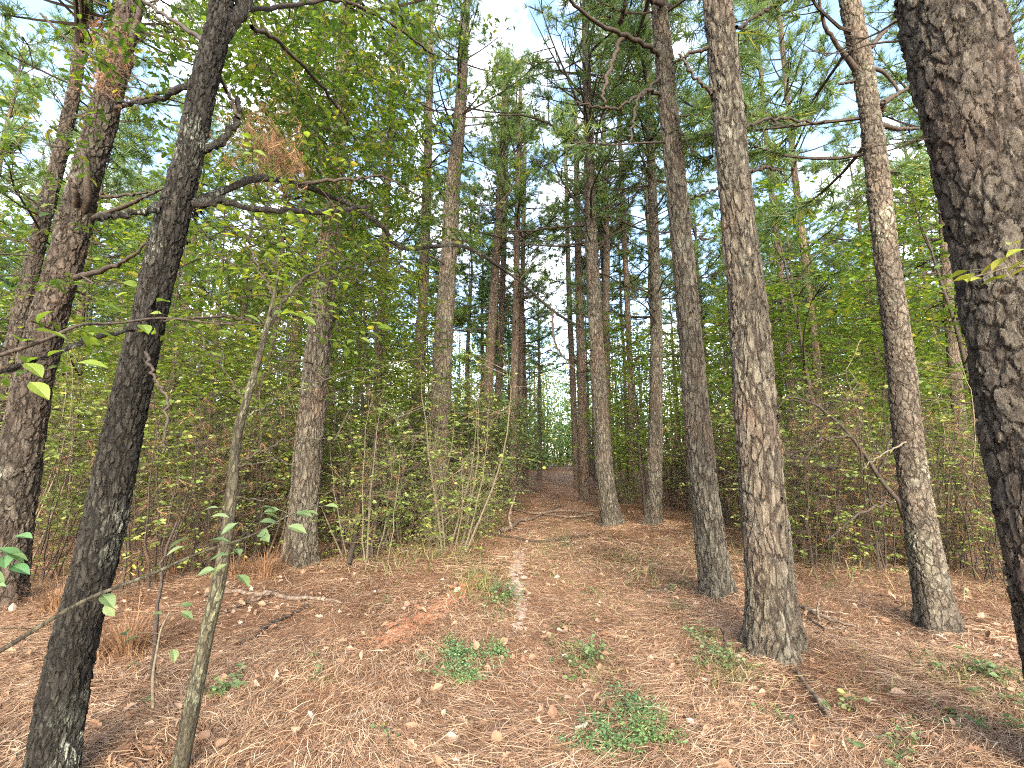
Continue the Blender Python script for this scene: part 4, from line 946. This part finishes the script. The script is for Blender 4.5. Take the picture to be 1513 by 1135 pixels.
ground_thing("fallen_branch", "straight grey stick lying below the thick scaly pine's foot", "fallen branch", [(1178, 998, 5), (1200, 1030, 7), (1222, 1060, 7), (1246, 1087, 5)], M_STICK, lift=.02)
ground_thing("fallen_branch", "pale twigs heaped right of the thick scaly pine's foot", "fallen branch", [(1180, 905, 5), (1205, 918, 6), (1245, 932, 4), (1265, 935, 2)], M_STICK, lift=.06, extra=([(1190, 912, 4), (1230, 915, 3), (1262, 918, 2)], [(1195, 925, 4), (1222, 940, 3), (1250, 938, 2)], [(1212, 918, 4, 4.3), (1208, 900, 3, 4.35), (1212, 885, 2, 4.4)]))
ground_thing("fallen_branch", "curled bark-brown limb piece near the lower right corner", "fallen branch", [(1285, 1096, 5), (1305, 1099, 8), (1325, 1108, 6)], M_STICK, lift=.02)
ground_thing("fallen_branch", "long stick half buried in needles at the bottom right", "fallen branch", [(1330, 1115, 6), (1400, 1120, 8), (1470, 1128, 7)], M_TWIG, lift=.01)
ground_thing("fallen_branch", "thin stick lying in the needles at the lower left of the trail", "fallen branch", [(495, 1070, 6), (540, 1058, 7), (595, 1046, 5)], M_STICK, lift=.015)
ground_thing("fallen_branch", "thin brown twig right of the bright creeper patch", "fallen branch", [(955, 880, 3), (985, 872, 4), (1012, 862, 2)], M_TWIG, lift=.02)
ground_thing("dead_stem", "dead hooked twig standing left of the thick scaly pine", "dead twig", [(1070, 975, 5), (1071, 945, 5, 3.75), (1066, 928, 4, 3.75), (1052, 922, 3, 3.75)], M_TWIG, extra=([(1071, 945, 3, 3.75), (1090, 938, 2, 3.8)],))
ground_thing("dead_stem", "leaning bare stem at the left of the brush beside the trail", "dead twig", [(515, 838, 8), (525, 790, 8, 6.6), (535, 735, 7, 6.6), (560, 715, 5, 6.8), (610, 690, 4, 7.2), (640, 675, 2, 7.4)], M_TWIG, jit=.008)
ground_thing("dead_stem", "short dark stem beside the leaning bare stem", "dead twig", [(548, 826, 7), (553, 780, 6, 6.8), (556, 735, 5, 6.8), (553, 690, 3, 6.8)], M_TWIG, jit=.008)
ground_thing("dead_stem", "thin dead stem standing between the black oak and the slender young tree", "dead twig", [(222, 1010, 7), (228, 960, 6, 3.1), (232, 900, 5, 3.1), (240, 830, 4, 3.15), (262, 770, 3, 3.2)], M_TWIG, jit=.006)

CV = []; CF = []
def cone_mesh(seed):
    r = np.random.default_rng(seed); mb = MB()
    z = np.linspace(0, 1, 9); tube(mb, np.column_stack([z * 0, z * 0, z]), .18 * np.sin(np.pi * np.clip(z * .85 + .12, 0, 1)), 8)
    for k in range(64):
        f = (k + .5) / 64; a = k * 2.3999; rr = .40 * math.sin(math.pi * min(1, f * .8 + .16)); d = np.array([math.cos(a), math.sin(a), .35 - .2 * f]); d /= np.linalg.norm(d)
        s = np.array([-math.sin(a), math.cos(a), 0]); b = np.array([0, 0, f * .92]); n = np.cross(d, s)
        tip = b + d * rr; w = .10
        mb.add(np.array([b - s * .03, b + s * .03, tip + s * w - n * .01, tip + d * .03 + n * .06, tip - s * w - n * .01, tip - n * .045]), np.array([[0, 1, 2, 5], [0, 5, 4, 0]][:1]))
        v0 = mb.n - 6; mb.f[-1] = np.array([[v0, v0 + 1, v0 + 2, v0 + 4]]); mb.f.append(np.array([[v0 + 2, v0 + 3, v0 + 4], [v0 + 4, v0 + 5, v0 + 2]])); mb.m.append(np.zeros(2, np.int32))
    return mb.mesh("pine_cone", [M_CONE])
CONE = [cone_mesh(1), cone_mesh(2)]
for k, (px, py, lab) in enumerate(((596, 1126, "pine cone at the bottom edge, lower left of the creeper"), (1018, 1112, "pine cone between the bright creeper and the bottom edge's right part"), (1010, 1032, "dark pine cone in the needles above the creeper's right"),
                                   (1280, 1060, "open pine cone right of the straight grey stick"), (1192, 1098, "brown pine cone below the straight grey stick"), (935, 963, "small dark pine cone on the trail above the bright creeper"), (697, 1018, "pine cone touching the small blue-green creeper"), (840, 772, "dark pine cone beside the fallen limbs on the trail"))):
    o = link("pine_cone", CONE[k % 2]); p = gp(px, py, .02); o.location = p; s = rng.uniform(.065, .085); o.scale = (s, s, s)
    o.rotation_euler = (1.45, rng.uniform(-.3, .3), rng.uniform(0, 6)); tag(o, lab, "pine cone", "pine cones on the forest floor")

def creeper(name, label, spots, leaf, ls, mat, n, hgt):
    p0 = gp(*spots[0][:2]); t = thing(name, p0, label, "ground plant"); wm, lm = MB(), MB(); P, D = [], []
    for px, py, sx, sy, w in spots:
        c = gp(px, py)
        for _ in range(int(n * w)):
            x = c[0] + rng.normal() * sx; y = c[1] + rng.normal() * sy; b = np.array([x, y, float(gz(x, y))]); e = b + np.array([rng.normal() * hgt * .6, rng.normal() * hgt * .6, hgt * rng.uniform(.3, 1.1)])
            tube(wm, np.array([b - p0, (b + e) / 2 - p0 + [0, 0, .01], e - p0]), [.0025, .002, .001], 3); P.append((b + e) / 2 - p0); D.append(norm(e - b)); P.append(e - p0); D.append(norm(e - b + rng.normal(size=3) * .02))
    sprays(lm, np.array(P), np.array(D), 7, ls, leaf, .016, .5)
    wm.build("stems", M_SAP, t); lm.build("foliage", mat, t); return t
creeper("creeper", "small blue-green creeper patch with side arms lying mid trail", [(680, 1003, .05, .035, 1), (676, 980, .025, .07, .8), (668, 958, .02, .05, .4), (705, 972, .09, .018, .7), (735, 968, .06, .015, .3), (690, 1000, .10, .07, .35)], NAt, .022, M_MOSS, 62, .04)
creeper("creeper", "bright green creeper patch at the bottom of the trail", [(945, 1060, .045, .10, .8), (925, 1040, .03, .05, .5), (968, 1088, .05, .04, .8), (885, 1112, .10, .022, .8), (930, 1105, .10, .03, .8), (930, 1080, .13, .10, .5)], NAt, .021, M_MOSS, 66, .04)
creeper("seedling", "leafy seedling with grass left of the thick scaly pine's foot", [(1072, 990, .06, .06, 1)], OVt, .035, M_SAGE, 15, .10)
creeper("seedling", "small green seedling left of the dead hooked twig", [(1032, 945, .05, .05, 1)], OVt, .03, M_SAGE, 10, .08)
creeper("seedling", "low green seedling in the grass mid trail", [(868, 985, .05, .06, 1)], OVt, .04, M_SAGE, 16, .1)
creeper("seedling", "single round-leaved seedling right of the straight grey stick", [(1240, 1042, .03, .02, 1)], OVt, .04, M_SAGE, 3, .06)
creeper("seedling", "green weeds at the foot of the massive trunk", [(1470, 1010, .12, .08, 1), (1490, 1045, .08, .06, .6)], OVt, .04, M_SAGE, 14, .10)
creeper("seedling", "pale weeds near the lower right corner", [(1330, 1118, .07, .04, 1), (1480, 1085, .07, .04, .7)], OVt, .032, M_SAGE, 9, .05)
creeper("seedling", "small leafy weed on the trail below the sandy scrape", [(735, 885, .08, .14, 1)], OVt, .04, M_SAGE, 22, .1)
creeper("seedling", "young fern-green plant standing right of the brown pine's foot", [(487, 800, .12, .1, 1)], OVt, .06, M_SAGE, 26, .3)
creeper("seedling", "dark green weed between the grey pine and the massive trunk", [(1462, 800, .15, .1, 1)], OVt, .07, M_LEAF, 26, .35)
creeper("seedling", "two-leaved pale seedling right of the slender young tree's foot", [(340, 1022, .03, .02, 1)], OVN_V is not None and NAt, .055, M_SAGE, 5, .10)

wt = creeper("weed", "tiny pale green weed poking through the needles beside the trail", [(1000, 900, .03, .03, 1)], OVt, .03, M_SAGE, 5, .05)
wt["group"] = "tiny weeds in the needle litter"; wt["category"] = "weed"
for _ in range(44):
    y = rng.uniform(2.3, 9); x = float(pathx(y)) + rng.normal() * (1.0 + .12 * y) + .3
    c = copy_tree(wt); c.location = (x, y, float(gz(x, y)) - .01); c.rotation_euler = (0, 0, rng.uniform(0, 6.28)); k_ = rng.uniform(.5, 1.3); c.scale = (k_, k_, k_)

# brown hanging grass and needle clumps
def drape(name, label, cat, c, n, L, mat=M_DEADN, sx=.12, sz=.08, up=-.2, wid=1.0):
    t = thing(name, c, label, cat); mb = MB()
    n *= 2; P = rng.normal(size=(n, 3)) * np.array([sx, sx, sz]) * 1.15; up *= 2.2; w = rng.integers(0, 3, n)
    for k in range(3):
        s = w == k; inst(mb, *DEAD[k], P[s], rdir(s.sum(), up, .5), rdir(s.sum()), L * .75 * rng.uniform(.5, 1.2, s.sum()))
    for _ in range(5): tube(mb, arc(rng.normal(size=3) * sx * .5 + [0, 0, sz], rng.normal(size=3) * np.array([sx, sx, sz]) * 1.2, 5, .15), np.linspace(.004, .0015, 5), 4)
    mb.build("clump", mat, t); return t
drape("needle_clump", "brown dead needles caught on the stout leaning pine", "dead needles", at(160, 95, 4.45), 90, .20, sx=.10, sz=.22, up=-.8)
drape("needle_clump", "hanging rust-brown needle clump right of the black oak", "dead needles", at(390, 215, 2.9), 70, .17, sx=.10, sz=.13, up=-1.3)
drape("needle_clump", "small brown needle clump hanging from the oak's long limb", "dead needles", at(425, 250, 3.05), 30, .15, sx=.06, sz=.08, up=-1.5)
drape("needle_clump", "brown needles wrapped on the brown pine's upper stem", "dead needles", at(492, 330, 5.9), 40, .2, sx=.09, sz=.35, up=-1.2)
def tussock(label, px, py, n, h, sx):
    c = gp(px, py); t = thing("dry_grass_tussock", c, label, "dry grass"); mb = MB()
    a = rng.uniform(0, 6.28, n); rr = np.abs(rng.normal(size=n)) * sx * .35; L = h * rng.uniform(.6, 1.3, n); out = rng.uniform(.3, 1.4, n)
    for i in range(n):
        b = np.array([math.cos(a[i]) * rr[i], math.sin(a[i]) * rr[i], -.02]); d = np.array([math.cos(a[i] + .4 * rng.normal()), math.sin(a[i]), 0])
        u_ = np.linspace(0, 1, 5)[:, None]; p = b + d * out[i] * L[i] * u_ ** 1.5 + np.array([0, 0, 1.0]) * L[i] * (u_ * 1.1 - u_ ** 2 * out[i] * .75)
        s = np.array([-d[1], d[0], 0]) * .003 * (1.1 - u_)
        v = np.concatenate([p - s, p + s]); mb.add(v, np.array([[k, k + 1, k + 6, k + 5] for k in range(4)]))
    mb.build("blades", M_DEADN, t)
tussock("orange-brown dry grass tussock right of the black oak's foot", 185, 968, 420, .42, .3)
tussock("brown dry grass tussock behind the orange-brown one", 262, 845, 320, .45, .4)
tussock("dry straw tussock left of the brown pine's foot", 392, 850, 300, .4, .35)
tussock("dry grass tussock left of the black oak", 92, 905, 260, .5, .3)
tussock("small dry tussock by the slender young tree's middle", 345, 850, 220, .35, .3)

# close leafy twigs
def leafy_shoot(name, label, pix, mat, leafm, leaves, tpl, cat="sapling", mw=.0):
    """a shoot at close range with each leaf placed: (along 0..1, side, length, px drop)"""
    pts = np.array([at(a, b, Y) for a, b, Y, w in pix]); rad = [w * depth(p) / (2 * F_PX) for p, (_, _, _, w) in zip(pts, pix)]
    b0 = pts[0].copy(); t = thing(name, b0, label, cat); p, r = smooth_path(pts - b0, rad, 40)
    mb = MB(); tube(mb, p, r, 7)
    lm, wm = MB(), mb; leaves = [(f, dx, dz, L * .8) for f, dx, dz, L in leaves]
    for f, dx, dz, L in leaves:
        i = int(f * 39); q = p[i] + np.array([dx, rng.normal() * .04, dz]); tube(wm, arc(p[i], q, 4, .05), [.0018, .0015, .0012, .001], 3)
        d = np.array([np.sign(dx + 1e-6) * rng.uniform(.5, 1), rng.normal() * .5, rng.uniform(-.45, .1)])
        inst(lm, *tpl, q[None], d[None], (np.array([0, -.25, 1.0]) + rng.normal(size=3) * .25)[None], np.array([L]))
    wm.build("stem", mat, t, True); lm.build("foliage", leafm, t); return t
# the long shoot crossing the oak: rooted left of the frame
p0 = at(-60, 985, 1.55); gz0 = float(gz(p0[0] - .3, 1.5))
leafy_shoot("sapling", "long thin sapling shoot with pale leaves slanting across the black oak's foot",
            [(-260, 1135, 1.5, 8), (-60, 990, 1.52, 7.5), (0, 962, 1.55, 7), (120, 890, 1.6, 6), (220, 850, 1.65, 5), (300, 815, 1.7, 4), (370, 792, 1.75, 2.8), (430, 760, 1.8, 2), (470, 745, 1.85, 1)], M_SAP, M_SAGE,
            [(.33, -.05, .03, .09), (.36, .06, .03, .10), (.40, .05, -.02, .07), (.62, -.02, .06, .08), (.64, .05, .05, .09), (.66, -.06, .02, .07), (.68, .06, -.01, .08), (.70, .09, .03, .09), (.72, -.03, -.05, .09), (.74, .05, .06, .10), (.76, -.05, .05, .08), (.78, .10, .02, .10),
             (.70, -.06, -.10, .08), (.72, .02, -.12, .09), (.75, -.10, -.11, .09), (.66, .0, .12, .08), (.69, -.08, .13, .08), (.8, .03, -.02, .08), (.84, .05, .03, .09), (.88, -.04, .02, .07), (.93, .04, .0, .08), (.98, .05, .0, .07), (.78, .02, .10, .07), (.74, .09, .10, .08)], NAt)
leafy_shoot("sapling", "small seedling stem with broad pale leaves between black oak and young tree",
            [(226, 1045, 2.62, 4), (226, 1000, 2.6, 4), (232, 960, 2.6, 3), (238, 930, 2.62, 2.5), (250, 905, 2.65, 2)], M_DRYTWIG, M_SAGE,
            [(.1, -.03, -.02, .16), (.35, -.09, .03, .09), (.45, .06, .02, .10), (.55, -.11, .05, .10), (.7, -.13, .02, .11), (.8, -.04, .05, .09), (.9, .06, .03, .1), (1, .02, .02, .08)], NAt)
leafy_shoot("sapling", "drooping leafy twig with large olive leaves at the left edge, level with the oak's bend",
            [(-220, 620, 1.5, 8), (-60, 545, 1.6, 7), (0, 525, 1.65, 6), (60, 505, 1.7, 5), (120, 480, 1.8, 4.5), (170, 478, 1.9, 3.5), (240, 470, 2.0, 3), (320, 478, 2.1, 2), (380, 480, 2.2, 1.5)], M_TWIG, M_LEAFY,
            [(.2, -.05, .05, .14), (.26, .03, .06, .15), (.3, .04, -.04, .13), (.35, .05, .06, .14), (.38, -.05, -.05, .13), (.42, .05, .05, .12), (.46, -.03, .09, .11), (.5, .06, -.03, .14), (.55, .06, .07, .13), (.6, -.05, -.06, .12), (.7, .06, -.04, .12), (.75, .05, .05, .10), (.85, .05, -.04, .11), (.95, .05, .03, .1), (.3, .1, -.12, .13), (.45, .1, -.13, .12), (.52, -.06, -.12, .1)], NAt)
leafy_shoot("sapling", "yellow-green leaf spray hanging in front of the massive right-edge trunk",
            [(1640, 420, 1.25, 5), (1560, 405, 1.25, 4), (1520, 395, 1.28, 3), (1490, 395, 1.3, 2.5), (1455, 405, 1.32, 1.5)], M_DRYTWIG, M_YELLOW,
            [(.4, -.03, .03, .07), (.5, -.03, .05, .08), (.55, -.03, -.02, .07), (.6, -.04, .03, .08), (.65, -.03, -.03, .07), (.7, -.03, .02, .08), (.75, -.05, .01, .07), (.8, -.02, -.04, .06), (.85, -.04, .02, .07), (.9, -.03, -.02, .06), (1, -.04, -.01, .06), (.62, -.01, .07, .07), (.72, .02, .04, .07)], NAt)
leafy_shoot("sapling", "big blue-green leaves on a low stem at the far left edge",
            [(-140, 985, 1.6, 5), (-110, 930, 1.6, 5), (-70, 870, 1.6, 4), (-30, 830, 1.62, 3), (0, 815, 1.65, 2)], M_DRYTWIG, M_MOSS, [(.7, .03, .02, .12), (.85, .03, .03, .12), (1, .02, .0, .10), (.95, .0, -.05, .11), (.8, .06, -.03, .1), (.78, .02, -.08, .11), (.9, .05, .06, .09)], NAt)
